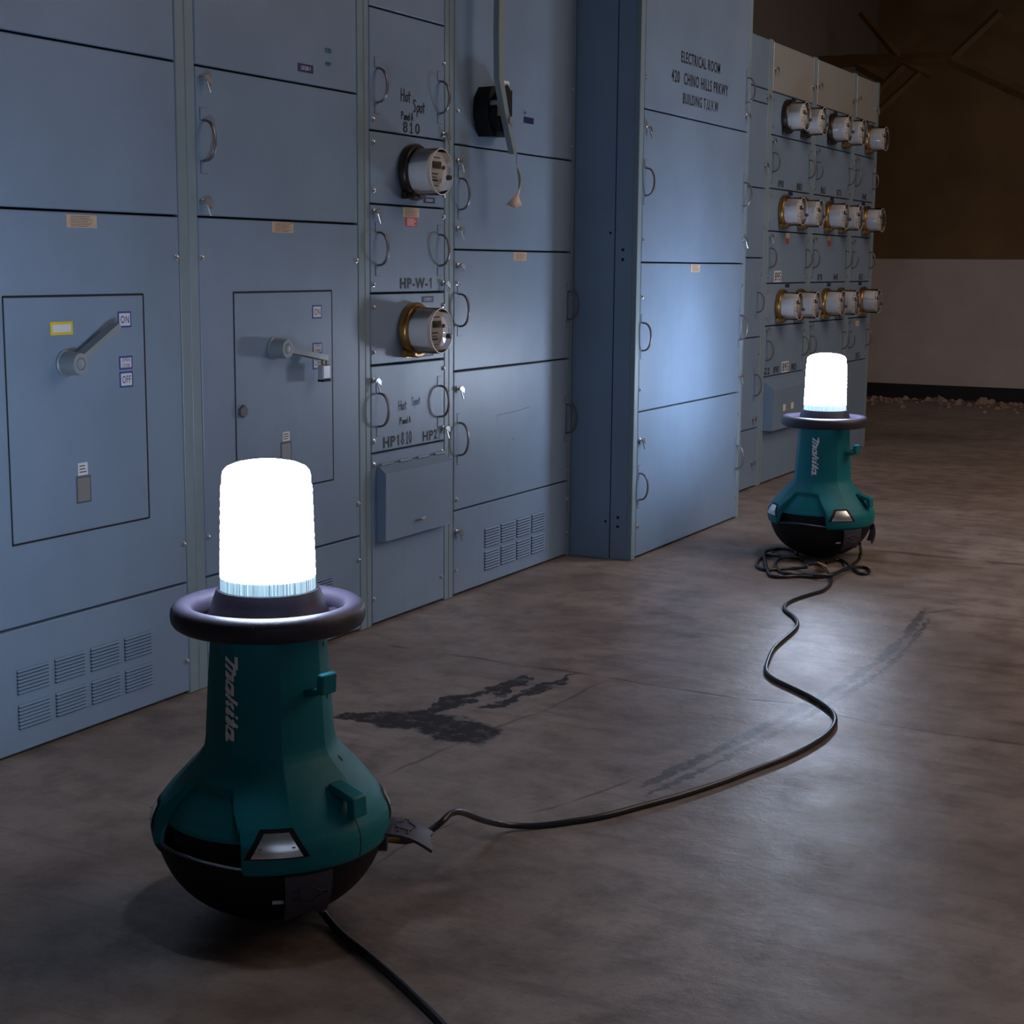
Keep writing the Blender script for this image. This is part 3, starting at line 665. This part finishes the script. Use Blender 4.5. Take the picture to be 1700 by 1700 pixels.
# --- far metering bank: three cabinets
SE = [0.006, 0.538, 0.788, 0.997, 1.251, 1.456, 1.710, 1.912, 2.145]
far = []
for lab, y0, y1, pl, pr_, nums in (
    ('far grey metering cabinet with six white meters, nearest of the three', 7.415, 8.134, 0.030, 0.032, {1: ['82', '890', '895', '885'], 3: ['895', ''], 5: ['890', '885']}),
    ('far grey metering cabinet with six white meters, middle of the three', 8.134, 8.884, 0.032, 0.032, {1: ['865', '875'], 3: ['870', '840'], 5: ['865', '875']}),
    ('far grey metering cabinet at the end of the row with three meters', 8.884, 9.400, 0.032, 0.045, {1: ['855'], 3: ['855'], 5: ['840']})):
    rt, dd = cabinet(lab, y0, y1, (pl, pr_), SE, top=2.15, metal_top=M['alum'])
    far.append((y0, y1, rt, dd))
    W = y1-y0
    for i, z0, z1 in ((1, 0.62, 0.715), (3, 1.075, 1.168), (5, 1.535, 1.625)):
        add_handle(dd[i], pl+0.035, z0, z1); add_handle(dd[i], W-pr_-0.035, z0, z1)
        add_latch(dd[i], pl+0.02, z1+0.06); add_screws(dd[i], [(pl+0.015, SE[i]+0.03), (W-pr_-0.015, SE[i]+0.03), (W-pr_-0.015, SE[i+1]-0.04)])
        b = B(); ns = nums[i]; k = len(ns)
        for j, s in enumerate(ns):
            if not s: continue
            if k == 4: cy = 0.08+j*0.145
            elif k == 2: cy = 0.20+j*0.30
            else: cy = 0.27
            if s == '895':
                b.box((0, cy-0.055, SE[i]+0.006), (0.0008, cy+0.055, SE[i]+0.062), 1)
                text(b, s, cy-0.045, cy+0.045, SE[i]+0.012, SE[i]+0.055, 0.0015)
            else: text(b, s, cy-0.042, cy+0.042, SE[i]+0.010, SE[i]+0.045, 0.001)
        b.build('lettering', [M['ink'], M['white']], dd[i])
    for i in (2, 4, 6):
        add_screws(dd[i], [(pl+0.015, SE[i]+0.04), (pl+0.015, SE[i+1]-0.04)])
        label_plate(dd[i], 'voltage_plate', W*0.5-0.035, W*0.5+0.035, SE[i+1]-0.022, SE[i+1]-0.004, None, 'navy')
    add_latch(dd[7], pl+0.02, 2.02); add_latch(dd[7], W-pr_-0.02, 2.0)
    if W > 0.6:
        label_plate(dd[3], 'sticker', W*0.5-0.055, W*0.5+0.005, 1.222, 1.248, None, 'tan')
        label_plate(dd[3], 'warning_sticker', W*0.5-0.045, W*0.5-0.005, 1.192, 1.220, None, 'red')
    else:
        label_plate(dd[1], 'sticker', 0.20, 0.27, 0.74, 0.77, None, 'tan')
# terminal cover under the first two far cabinets
for fi in (0, 1):
    y0, y1, rt, dd = far[fi]; W = y1-y0
    b = B(); b.add([(0,0.04,0.272),(0,W-0.04,0.272),(0.05,0.04,0.272),(0.05,W-0.04,0.272),(0.055,0.04,0.475),(0.055,W-0.04,0.475),(0.0,0.04,0.52),(0.0,W-0.04,0.52)],
          [(0,1,3,2),(2,3,5,4),(4,5,7,6),(0,2,4,6),(1,7,5,3),(0,6,7,1)])
    b.build('terminal_cover', M['paint'], dd[0])
    for yy in ((0.19, 0.32) if fi == 0 else (0.05,)):
        label_plate(dd[0], 'rating_sticker', yy, yy+0.045, 0.36, 0.395, None, 'white', 'yellow', x=0.0535)

# ------------------------------------------------------------------ electric meters
def make_meter(ringmat, detailed=True):
    root = thing('electric_meter', 'm', 'meter')
    b = B(); b.lathe([(0.078, 0.0), (0.083, 0.004), (0.084, 0.020), (0.080, 0.026), (0.072, 0.027)], 40, 0, 'x'); b.build('clamp_ring', ringmat, root)
    b = B(); b.lathe([(0.009, 0.0), (0.009, 0.036)], 12, 0, 'x', (0, -0.052, -0.070)); b.box((0.004, -0.066, -0.080), (0.022, -0.036, -0.060))
    b.lathe([(0.006, 0.0), (0.010, 0.002), (0.010, 0.008), (0.004, 0.012)], 10, 0, 'x', (0.034, -0.052, -0.070)); b.build('ring_clasp', ringmat, root)
    b = B(); b.lathe([(0.066, 0.022), (0.063, 0.030), (0.062, 0.084), (0.060, 0.088)], 40, 0, 'x'); b.build('body', M['meterwhite'], root)
    b = B(); b.lathe([(0.060, 0.0880), (0.0, 0.0882)], 32, 0, 'x', cap=False)
    b.box((0.0885, -0.026, 0.010), (0.0915, 0.020, 0.030), 1)
    for (a, c, z, h) in ((-0.022, 0.018, 0.040, 0.003), (-0.03, 0.005, -0.008, 0.004), (-0.03, -0.002, -0.018, 0.003), (-0.028, 0.004, -0.028, 0.006), (-0.02, 0.010, -0.042, 0.002)):
        b.box((0.0885, a, z), (0.0892, c, z+h), 2)
    b.lathe([(0.006, 0.088), (0.006, 0.0925)], 10, 2, 'x', (0, 0.036, 0.014))
    b.build('dial_face', [M['meterface'], M['lcd'], M['inkdim']], root)
    b = B(); b.lathe([(0.074, 0.026), (0.070, 0.030), (0.069, 0.098), (0.0665, 0.1045), (0.063, 0.106), (0.0, 0.107)], 40, 0, 'x', cap=False); b.build('glass_cover', M['glass'], root)
    b = B(); b.tube([(0.104, 0.0665*math.cos(k*PI/18), 0.0665*math.sin(k*PI/18)) for k in range(36)], 0.0016, 6, closed=True); b.build('cover_rim', M['meterwhite'], root)
    b = B(); b.lathe([(0.008, 0.106), (0.0075, 0.118), (0.004, 0.121)], 12, 0, 'x', (0, 0.030, -0.016)); b.build('optical_port', M['lcd'], root)
    return root
mb = make_meter(M['brass']); md_ = make_meter(M['darkring'])
used = {}
def put_meter(proto, y, z, label, group, roll=0.0):
    o = proto if proto.name not in used else copy_tree(proto)
    used[proto.name] = 1
    o.location = (XW+0.0003, y, z); o.rotation_euler = (roll, 0, 0); o['label'] = label; o['category'] = 'meter'; o['group'] = group
    return o
put_meter(mb, 4.109, 0.880, 'round glass electric meter with a brass ring, below the HP-W-1 lettering', 'meters on the HP-W-1 cabinet')
put_meter(md_, 4.109, 1.350, 'round glass electric meter with a dark ring, above the HP-W-1 lettering', 'meters on the HP-W-1 cabinet')
cols = [7.665, 7.965, 8.435, 8.712, 9.185]
names = ['first from the left', 'second from the left', 'third from the left', 'fourth from the left', 'rightmost']
for z, rn, rolls in ((1.811, 'top', (0, 0, 0.9, 1.0, 0.9)), (1.350, 'middle', (0.8, 0.6, 1.0, 0.8, 0.7)), (0.884, 'bottom', (0, 0.4, 0.8, 0.7, 1.2))):
    for y, nm, rl in zip(cols, names, rolls):
        k = 'ring' 
        put_meter(mb if rn != 'top' or y > 8.5 else md_, y, z, f'white round electric meter, {nm} in the {rn} row of the far bank', 'meters on the far metering cabinets', 0)

# ------------------------------------------------------------------ lamps
def lerp(a, c, t): return a+(c-a)*t
PROF = [(0.128, 0.192), (0.136, 0.1965), (0.150, 0.1990), (0.168, 0.1990), (0.180, 0.1955), (0.200, 0.1840), (0.220, 0.1690), (0.240, 0.1520), (0.255, 0.1390), (0.270, 0.1240),
        (0.283, 0.1130), (0.295, 0.1075), (0.310, 0.1055), (0.340, 0.1040), (0.373, 0.1020), (0.410, 0.0995), (0.450, 0.0965), (0.480, 0.0948), (0.500, 0.0935)]
def rprof(z):
    if z <= PROF[0][0]: return PROF[0][1]
    for i in range(len(PROF)-1):
        if z <= PROF[i+1][0]: return lerp(PROF[i][1], PROF[i+1][1], (z-PROF[i][0])/(PROF[i+1][0]-PROF[i][0]))
    return PROF[-1][1]
def sstep(a, c, x):
    t = max(0.0, min(1.0, (x-a)/(c-a))); return t*t*(3-2*t)
def body_r(th, z):
    # th in degrees: 0 = the reflector that faces the camera side, anticlockwise seen from below the picture plane
    r = rprof(z); q = ((th+22.5+15) % 45)-22.5
    oct_ = math.cos(math.radians(22.5))/math.cos(math.radians(q))
    k = 0.55*(sstep(0.20, 0.27, z))
    return r*lerp(1.0, oct_*1.03, k)
def bay(th, z):
    # 1 inside one of the two battery bays (wide at the bottom, narrower at the top)
    best = 0
    for c in (-47, 133):
        d = abs(((th-c+180) % 360)-180); half = lerp(31.0, 20.0, sstep(0.17, 0.26, z))
        m = 1-sstep(half-2.6, half, d); m *= 1-sstep(0.238, 0.256, z+0.0004*max(0, d-12)); best = max(best, m)
    return best
def pol(th, r, z):
    a = math.radians(th); return V(math.sin(a)*r, -math.cos(a)*r, z)     # th=0 faces local -y, th=90 faces local +x
LOGO = [[(385,125),(432,128),(428,350),(412,352),(395,340),(383,265)], [(218,135),(390,262),(390,345),(355,330),(355,300),(215,215)],
 [(355,300),(400,300),(395,450),(375,455),(365,430),(355,330)], [(215,258),(365,370),(372,450),(328,435),(328,405),(213,328)],
 [(328,400),(368,400),(362,562),(335,540),(328,435)], [(215,380),(330,465),(362,562),(250,495),(245,525),(225,500),(213,480)],
 [(205,775),(245,775),(412,915),(405,975),(205,825)], [(300,920),(330,930),(352,990),(348,1060),(280,965)], [(205,905),(265,900),(290,965),(240,945),(235,1000),(205,970)],
 [(203,1030),(240,1005),(352,1105),(348,1175),(250,1095),(245,1130),(235,1160),(200,1110)], [(372,1140),(408,1165),(402,1215),(368,1185)],
 [(198,1180),(235,1160),(405,1310),(400,1362),(250,1240),(240,1270),(235,1310),(195,1265)], [(322,1205),(348,1220),(342,1365),(318,1340)],
 [(187,1480),(235,1455),(235,1620),(187,1610)]]
def a_polys(dx, dy):
    return [[(x+dx, y+dy) for x, y in p] for p in ([(210,555),(245,525),(265,555),(247,640),(215,640)], [(245,525),(345,595),(362,640),(318,640),(262,588)],
            [(318,640),(362,640),(355,812),(300,765),(316,735)], [(215,640),(247,640),(316,735),(355,812),(250,745),(245,775),(205,740),(205,690)])]
LOGO += a_polys(0, 0)+a_polys(-18, 785)
def make_lamp(name, label, base, yaw, lensm, ribm, swung=True):
    root = thing(name, label, 'lamp', base, yaw, 'upright lamps')
    # teal housing shell
    NT = 480; zs = [0.128+0.372*i/110 for i in range(111)]
    b = B(); vs = []
    for z in zs:
        for k in range(NT):
            th = -180+360*k/NT
            inb = bay(th, 0.16)
            t = (z-0.128)/0.372
            zz = lerp(z, 0.174+(0.5-0.174)*t, inb*(1-sstep(0.30, 0.42, z)))
            g = bay(th, zz)
            r = body_r(th, zz)-0.022*g*(1-0.35*sstep(0.17, 0.25, zz))
            if z == zs[0] and inb < 0.5: r -= 0.003
            vs.append(pol(th, r, zz))
    n = len(zs)
    fs = [(i*NT+k, i*NT+(k+1)%NT, (i+1)*NT+(k+1)%NT, (i+1)*NT+k) for i in range(n-1) for k in range(NT)]
    b.add(vs, fs, 0, True)
    # inner return so the rim has thickness
    vin = [v*1.0 for v in vs[:NT]]
    vi2 = []
    for k in range(NT):
        p = vin[k]; vi2.append(V(p.x*0.965, p.y*0.965, p.z+0.012))
    b.add(vin+vi2, [(k, (k+1)%NT, NT+(k+1)%NT, NT+k) for k in range(NT)], 0, False)
    b.build('housing', M['teal'], root)
    # weighted black bowl
    b = B(); prof = []
    for i in range(17):
        a = i/16*PI/2
        prof.append((0.192*math.sin(a)**0.85*1.0, 0.165-0.165*math.cos(a)))
    prof = [(0.0, 0.0), (0.055, 0.0005)]+[p for p in prof if p[0] > 0.06]
    prof = [p for p in prof if p[1] < 0.132]
    prof += [(0.1888, 0.137), (0.181, 0.138), (0.178, 0.128), (0.168, 0.122), (0.164, 0.140), (0.160, 0.170), (0.146, 0.200), (0.108, 0.235)]
    b.lathe(prof, 96, 0, 'z', cap=False)
    base_o = b.build('bowl_base', M['black'], root)
    # raised lip of the two battery bays
    for c in (-47, 133):
        b = B(); pts = [pol(c-31+62*i/16, 0.1875, 0.133+0.007*math.cos((i-8)/8*PI/2)) for i in range(17)]
        b.tube(pts, 0.0065, 8); b.build('bay_lip', M['black'], root)
    # silver reflectors in dark frames
    for c in (0, 90, 180, 270):
        def patch(w0, w1, z0, z1, off, nr=5):
            out = []
            for j in range(nr+1):
                z = lerp(z0, z1, j/nr); w = lerp(w0, w1, j/nr)
                for i in range(9): out.append(pol(c+lerp(-w, w, i/8), body_r(c+lerp(-w, w, i/8), z)+off, z))
            return out, [(j*9+i, j*9+i+1, (j+1)*9+i+1, (j+1)*9+i) for j in range(nr) for i in range(8)]
        fr = B(); v_, f_ = patch(15.0, 8.0, 0.1585, 0.2030, 0.0012); fr.add(v_, f_, 0, True)
        fo = fr.build('reflector_frame', M['black'], root)
        rf = B(); v_, f_ = patch(11.8, 6.0, 0.1610, 0.1975, 0.0024); rf.add(v_, f_, 0, True); rf.build('reflector', M['chrome'], fo)
        sc = B()
        for s in (-7.5, 7.5):
            p = pol(c+s, body_r(c+s, 0.176)+0.003, 0.176); sc.lathe([(0.0028, 0), (0.0028, 0.0012)], 8, 0, 'z', p)
        sc.build('rivet', M['handle'], fo)
    # moulded cord hooks
    def hook(th, z, up):
        r = body_r(th, z); a = math.radians(th); o = V(math.sin(a), -math.cos(a), 0); s = V(math.cos(a), math.sin(a), 0)
        hb = B(); w = 0.016; L_ = 0.042
        sl = 0.35 if up > 0 else -0.15
        def blk(p0, p1, h0, h1, wd_):
            vv = []
            for p, h in ((p0, h0), (p1, h1)):
                for (ss, zz) in ((-1, -1), (1, -1), (1, 1), (-1, 1)): vv.append(p+s*wd_*ss+V(0, 0, h*zz))
            hb.add(vv, [(3,2,1,0),(4,5,6,7),(0,1,5,4),(1,2,6,5),(2,3,7,6),(3,0,4,7)])
        c0 = o*(r-0.012)+V(0, 0, z-0.012*up); c1 = o*(r+L_)+V(0, 0, z+sl*0.012)
        blk(c0, c1, 0.007, 0.006, w)
        d0 = o*(r+L_-0.007)+V(0, 0, z-0.004*up); d1 = o*(r+L_-0.005)+V(0, 0, z+0.030*up)
        vv = []
        for p in (d0, d1):
            for (ss, rr) in ((-1, -0.007), (1, -0.007), (1, 0.008), (-1, 0.008)): vv.append(p+s*w*1.02*ss+o*rr)
        hb.add(vv, [(3,2,1,0),(4,5,6,7),(0,1,5,4),(1,2,6,5),(2,3,7,6),(3,0,4,7)])
        ob = hb.build('cord_hook', M['teal'], root)
        mb_ = ob.modifiers.new('b', 'BEVEL'); mb_.width = 0.003; mb_.segments = 2
    for th in (40,): hook(th, 0.400, 1); hook(th+2, 0.232, -1)
    # screw recesses and seam
    b = B()
    for th in (66, -114):
        for z in (0.462, 0.375, 0.270):
            r = body_r(th, z)+0.0006; o = pol(th, 1, 0); s = pol(th+90, 1, 0)
            b.add([o*r+s*0.0045*math.cos(k*PI/6)+V(0, 0, z+0.0048*math.sin(k*PI/6))-o*(0.0 if z > 0.3 else 0.0045*math.sin(k*PI/6)) for k in range(12)], [tuple(range(12))])
    b.build('screw_recess', M['black'], root)
    b = B()
    for th in (43, -137):
        for i in range(14):
            z = 0.134+i*0.0065; r0 = body_r(th, z)+0.0004; r1 = body_r(th, z+0.0065)+0.0004
            b.add([pol(th-0.22, r0, z), pol(th+0.22, r0, z), pol(th+0.22, r1, z+0.0065), pol(th-0.22, r1, z+0.0065)], [(0,1,2,3)])
    b.build('seam', M['black'], root)
    # port flaps: front one hanging down, side one swung out
    def flap(pts, name='port_flap'):
        fb = B(); n_ = 6; top_a, top_c, bot_a, bot_c, nrm = pts; g_ = []
        for off in (0.0, 0.005):
            for i in range(n_+1):
                for j in range(n_+1):
                    u, v_ = i/n_, j/n_
                    p = (top_a*(1-u)+top_c*u)*(1-v_)+(bot_a*(1-u)+bot_c*u)*v_
                    p = p+nrm*(off+0.008*math.sin(v_*PI)+0.004*math.sin(u*PI))
                    if j == n_: p = p+(top_a-bot_a).normalized()*0.006*(1 if i in (2, 3, 4) else 0)
                    g_.append(p)
        m_ = (n_+1)**2; fs_ = []
        for i in range(n_):
            for j in range(n_):
                a_ = i*(n_+1)+j; q_ = (a_, a_+n_+1, a_+n_+2, a_+1); fs_ += [q_, tuple(x+m_ for x in q_)]
        bd = [i*(n_+1) for i in range(n_+1)]+[n_*(n_+1)+j for j in range(1, n_+1)]+[i*(n_+1)+n_ for i in range(n_-1, -1, -1)]+[j for j in range(n_-1, 0, -1)]
        for k in range(len(bd)):
            a_, c_ = bd[k], bd[(k+1) % len(bd)]; fs_.append((a_, c_, c_+m_, a_+m_))
        fb.add(g_, fs_, 0, False); fo_ = fb.build(name, M['flap'], root)
        # raised plug pictogram
        em = B()
        def pt(u, v_): return (top_a*(1-u)+top_c*u)*(1-v_)+(bot_a*(1-u)+bot_c*u)*v_+nrm*(0.0062+0.008*math.sin(v_*PI)+0.004*math.sin(u*PI))
        ol = [pt(u, v_) for u, v_ in ((0.28, 0.22), (0.55, 0.20), (0.72, 0.32), (0.88, 0.34), (0.88, 0.44), (0.72, 0.44), (0.55, 0.58), (0.28, 0.50))]
        em.tube(ol, 0.0011, 5, closed=True)
        em.tube([pt(0.12, 0.27), pt(0.28, 0.27)], 0.0013, 5); em.tube([pt(0.12, 0.45), pt(0.28, 0.45)], 0.0013, 5); em.build('plug_emblem', M['softblack'], fo_)
    def bowl_r(z):
        zz = min(max((0.165-z)/0.165, 0), 1); a = math.acos(zz); return 0.192*math.sin(a)**0.85
    n0 = pol(15, 1, 0)
    flap((pol(3, 0.192, 0.128), pol(27, 0.192, 0.128), pol(3, bowl_r(0.055)+0.022, 0.050), pol(27, bowl_r(0.055)+0.022, 0.056), (n0+V(0, 0, -0.4)).normalized()))
    n1 = (pol(78, 0.5, 0)+V(0, 0, 1)).normalized()
    if swung: flap((pol(66, 0.190, 0.142), pol(90, 0.190, 0.142), pol(72, 0.272, 0.108), pol(91, 0.272, 0.108), n1))
    else: flap((pol(66, 0.194, 0.128), pol(90, 0.194, 0.128), pol(66, 0.190, 0.052), pol(90, 0.190, 0.052), (pol(78, 1, 0)+V(0, 0, -0.2)).normalized()))
    # sockets behind the flaps
    for th, z in ((15, 0.095), (79, 0.122)):
        b = B(); o = pol(th, 1, 0); s = pol(th+90, 1, 0); c_ = o*(bowl_r(z)-0.010)+V(0, 0, z)
        b.tube([c_, c_+o*0.018], 0.022, 16); b.build('socket', M['softblack'], root)
    b = B(); b.box((-0.009, -0.001, -0.0035), (0.009, 0.0008, 0.0035)); sk = b.build('spec_label', M['white'], root)
    p = pol(0.5, bowl_r(0.075)+0.002, 0.075); sk.location = p; sk.rotation_euler = (0.5, 0, math.radians(-2))
    # lens cover: collar, ribbed clear foot, lit cover with dished top
    b = B(); b.lathe([(0.0935, 0.494), (0.099, 0.500), (0.099, 0.512), (0.094, 0.522), (0.0905, 0.535), (0.084, 0.552), (0.080, 0.553), (0.078, 0.545)], 72, 0, 'z', cap=False)
    b.build('collar', M['softblack'], root)
    NR = 144
    def ribbed(prof, mt, nm, amp):
        rb = B(); vv = []
        for r, z in prof:
            for k in range(NR): vv.append(pol(360*k/NR, r+(amp if k % 2 else 0), z))
        ff = [(i*NR+k, i*NR+(k+1)%NR, (i+1)*NR+(k+1)%NR, (i+1)*NR+k) for i in range(len(prof)-1) for k in range(NR)]
        rb.add(vv, ff, 0, False); return rb.build(nm, mt, root)
    ribbed([(0.0768, 0.548), (0.0766, 0.572)], ribm, 'lens_foot', 0.0012)
    pr_ = [(0.0766, 0.572)]
    for i in range(1, 21):
        z = 0.572+0.150*i/20; pr_.append((lerp(0.0766, 0.0725, i/20)+(0.0008 if i % 2 else 0), z))
    ribbed(pr_+[(0.0715, 0.7222)], lensm, 'lens_cover', 0.0009)
    b = B(); b.lathe([(0.0712, 0.7222), (0.0722, 0.724), (0.0716, 0.738), (0.0700, 0.745), (0.064, 0.752), (0.050, 0.758), (0.032, 0.7615), (0.016, 0.7625), (0.014, 0.760), (0.0, 0.759)], 64, 0, 'z', cap=False)
    b.build('lens_cap', lensm, root)
    # ring handle on four flat spokes
    b = B(); NTR = 72; vv = []; NP = 16
    for k in range(NTR):
        th = 360*k/NTR; 
        for j in range(NP):
            q = 2*PI*j/NP; cq, sq = math.cos(q), math.sin(q)
            vv.append(pol(th, 0.1410+0.0190*abs(cq)**0.85*(1 if cq >= 0 else -1), 0.510+0.0205*abs(sq)**0.85*(1 if sq >= 0 else -1)))
    b.add(vv, [(k*NP+j, k*NP+(j+1)%NP, ((k+1)%NTR)*NP+(j+1)%NP, ((k+1)%NTR)*NP+j) for k in range(NTR) for j in range(NP)], 0, True)
    b.build('ring_handle', M['softblack'], root)
    for c in (15, 105, 195, 285):
        b = B(); vv = []
        for z in (0.494, 0.504):
            vv += [pol(c-15, 0.092, z), pol(c+15, 0.092, z), pol(c+8.5, 0.130, z), pol(c-8.5, 0.130, z)]
        b.add(vv, [(3,2,1,0),(4,5,6,7),(0,1,5,4),(1,2,6,5),(2,3,7,6),(3,0,4,7)]); b.build('spoke', M['softblack'], root)
    # maker's logo down the neck
    b = B()
    for pl in LOGO:
        bm = bmesh.new(); bf = bm.faces.new([bm.verts.new((x/100, y/100, 0)) for x, y in pl])
        bmesh.ops.triangulate(bm, faces=[bf]); bmesh.ops.subdivide_edges(bm, edges=bm.edges[:], cuts=5, use_grid_fill=True)
        bm.verts.index_update(); out = []
        for v_ in bm.verts:
            zx, zy = v_.co.x*100, v_.co.y*100
            lx = (360+zx/10.625-452+(zy-900)*0.0005)*0.00102; z = 0.483-(1080+zy/10.625-1065)*0.000995
            th = math.degrees(math.asin(max(-0.99, min(0.99, lx/body_r(-38, z))))); out.append(pol(th, body_r(th, z)+0.0013, z))
        b.add(out, [tuple(v_.index for v_ in f_.verts) for f_ in bm.faces]); bm.free()
    b.build('logo', M['logo'], root)
    return root
def yaw_to_cam(p, extra):
    # local -y towards the camera, then turned by extra degrees
    a = math.atan2(-p.y, -p.x); return a+PI/2+math.radians(extra)
L1 = fl(454, 1503); L2 = fl(1360, 921)
near = make_lamp('upright_lamp', 'lit teal and black upright lamp in the left foreground', L1, yaw_to_cam(L1, 2.0), M['lens_near'], M['rib_near'])
farl = make_lamp('upright_lamp', 'lit teal and black upright lamp further back, coiled cord at its foot', L2, yaw_to_cam(L2, 23.0), M['lens_far'], M['rib_far'], False)

# ------------------------------------------------------------------ cords
def cord(name, label, pts, r, group, k=8, mt='cord'):
    P = [fl(*p) if len(p) == 3 else fl(p[0], p[1], r) for p in pts]
    root = thing(name, label, 'cord', P[0].xy.to_3d(), 0, group)
    P = [p-root.location for p in P]
    b = B(); b.tube(spline(P, k), r, 10); b.build('cable', M[mt], root)
    return root, P
R_ = 0.0062
c1, P = cord('extension_cord', 'black cord snaking across the floor between the two lamps',
    [(690, 1390, 0.085), (712, 1380, 0.088), (724, 1372, 0.095), (736, 1362, 0.102), (746, 1352, 0.104), (758, 1348, 0.100), (772, 1350, 0.085), (792, 1358, 0.060), (815, 1365, 0.034), (845, 1370, 0.014),
     (890, 1371), (940, 1365), (1000, 1355), (1065, 1338), (1130, 1320), (1200, 1297), (1260, 1274), (1305, 1257), (1340, 1240), (1370, 1221), (1384, 1205), (1386, 1192), (1378, 1178), (1352, 1160), (1318, 1143), (1290, 1130), (1276, 1120), (1272, 1110),
     (1275, 1098), (1284, 1078), (1303, 1060), (1318, 1047), (1324, 1036), (1318, 1024), (1305, 1014), (1303, 1006), (1312, 998), (1330, 991), (1350, 985), (1366, 980), (1378, 970), (1379, 958), (1372, 948, 0.014), (1364, 940, 0.024), (1354, 936, 0.03), (1344, 937, 0.022)], R_, None)
o = c1.location
def conn(par, p0, p1, r, m, name='connector', z=0.02):
    a = fl(*p0, z)-par.location; c = fl(*p1, z)-par.location; B().tube([a, a*0.9+c*0.1, a*0.15+c*0.85, c], [r*0.7, r, r, r*0.75], 12).build(name, m, par)
conn(c1, (1356, 938), (1370, 944), 0.013, M['orange'], 'connector', 0.016)
b = B().tube([fl(648, 1386, 0.098)-o, fl(672, 1389, 0.090)-o, fl(692, 1390, 0.085)-o], [0.014, 0.014, 0.009], 12); b.build('plug', M['softblack'], c1)
b = B().tube([fl(636, 1394, 0.098)-o, fl(662, 1393, 0.094)-o], 0.0035, 8); b.build('plug_pin', M['brass'], c1)
def zc_(pts, z0=1240): # from the 7.08x enlargement of the far lamp's foot
    return [(1240+x/7.083, 760+y/7.083) + ((q,) if q else ()) for x, y, q in pts]
c2, P = cord('extension_cord', 'tangled black cord coiled loosely around the foot of the far lamp',
    zc_([(1325, 1010, 0.10), (1335, 1060, 0.07), (1338, 1120, 0.03), (1310, 1205, 0), (1220, 1280, 0), (1110, 1330, 0), (990, 1375, 0), (850, 1402, 0), (600, 1392, 0), (430, 1400, 0), (300, 1390, 0), (245, 1330, 0), (215, 1220, 0), (200, 1130, 0.018),
         (240, 1095, 0.018), (330, 1075, 0), (440, 1072, 0), (540, 1085, 0), (590, 1122, 0), (550, 1170, 0), (440, 1160, 0.018), (330, 1150, 0.018), (220, 1150, 0), (150, 1195, 0), (120, 1260, 0), (160, 1300, 0), (240, 1318, 0), (400, 1305, 0), (560, 1300, 0), (700, 1290, 0.018)]), R_, None, 6)
c3, P = cord('extension_cord', 'black cord end looping right of the far lamp foot',
    zc_([(740, 1250, 0.018), (660, 1205, 0), (560, 1165, 0.018), (450, 1170, 0.018), (370, 1205, 0), (335, 1270, 0), (400, 1340, 0), (520, 1368, 0), (700, 1370, 0), (860, 1385, 0.018), (1000, 1378, 0.018), (1110, 1335, 0.018), (1230, 1295, 0.018), (1330, 1285, 0), (1410, 1300, 0),
         (1440, 1335, 0), (1405, 1362, 0), (1330, 1358, 0), (1270, 1325, 0), (1200, 1265, 0.018), (1130, 1215, 0), (1050, 1202, 0), (930, 1235, 0)]), R_*0.95, None, 6)
c4, P = cord('power_cord', 'black power cord trailing from under the near lamp to the bottom edge',
    [(512, 1478, 0.070), (518, 1488, 0.055), (526, 1500, 0.035), (538, 1518, 0.015), (556, 1540), (580, 1562), (604, 1580), (630, 1602), (660, 1628), (690, 1656), (730, 1695), (760, 1730)], R_, None)

# ------------------------------------------------------------------ rubble along the back wall
rb = thing('plaster_rubble', 'broken plaster bits and dirt along the black base of the far wall', 'rubble', (-1.8, 12.9, 0)); bpy.data.objects.remove(rb)
b = B()
for i in range(260):
    x = random.uniform(-3.4, 1.5); y = 13.1-abs(random.gauss(0, 0.35)); r = random.uniform(0.008, 0.035)*(1.6 if random.random() < 0.1 else 1)
    vv = []
    for (a, e) in ((0, 0), (60, 0), (120, 0), (180, 0), (240, 0), (300, 0)):
        q = math.radians(a+random.uniform(-20, 20)); vv.append((x+r*math.cos(q), y+r*math.sin(q), 0.0005))
    for a in (0, 120, 240):
        q = math.radians(a+random.uniform(-30, 30)); vv.append((x+r*0.5*math.cos(q), y+r*0.5*math.sin(q), r*random.uniform(0.4, 0.9)))
    b.add(vv, [(6,7,8),(0,1,6),(1,7,6),(1,2,7),(2,3,7),(3,8,7),(3,4,8),(4,5,8),(5,6,8),(5,0,6)])
o = b.build('rubble', M['stone']); tag(o, 'broken plaster bits and dirt strewn along the foot of the far wall', 'rubble', kind='stuff')
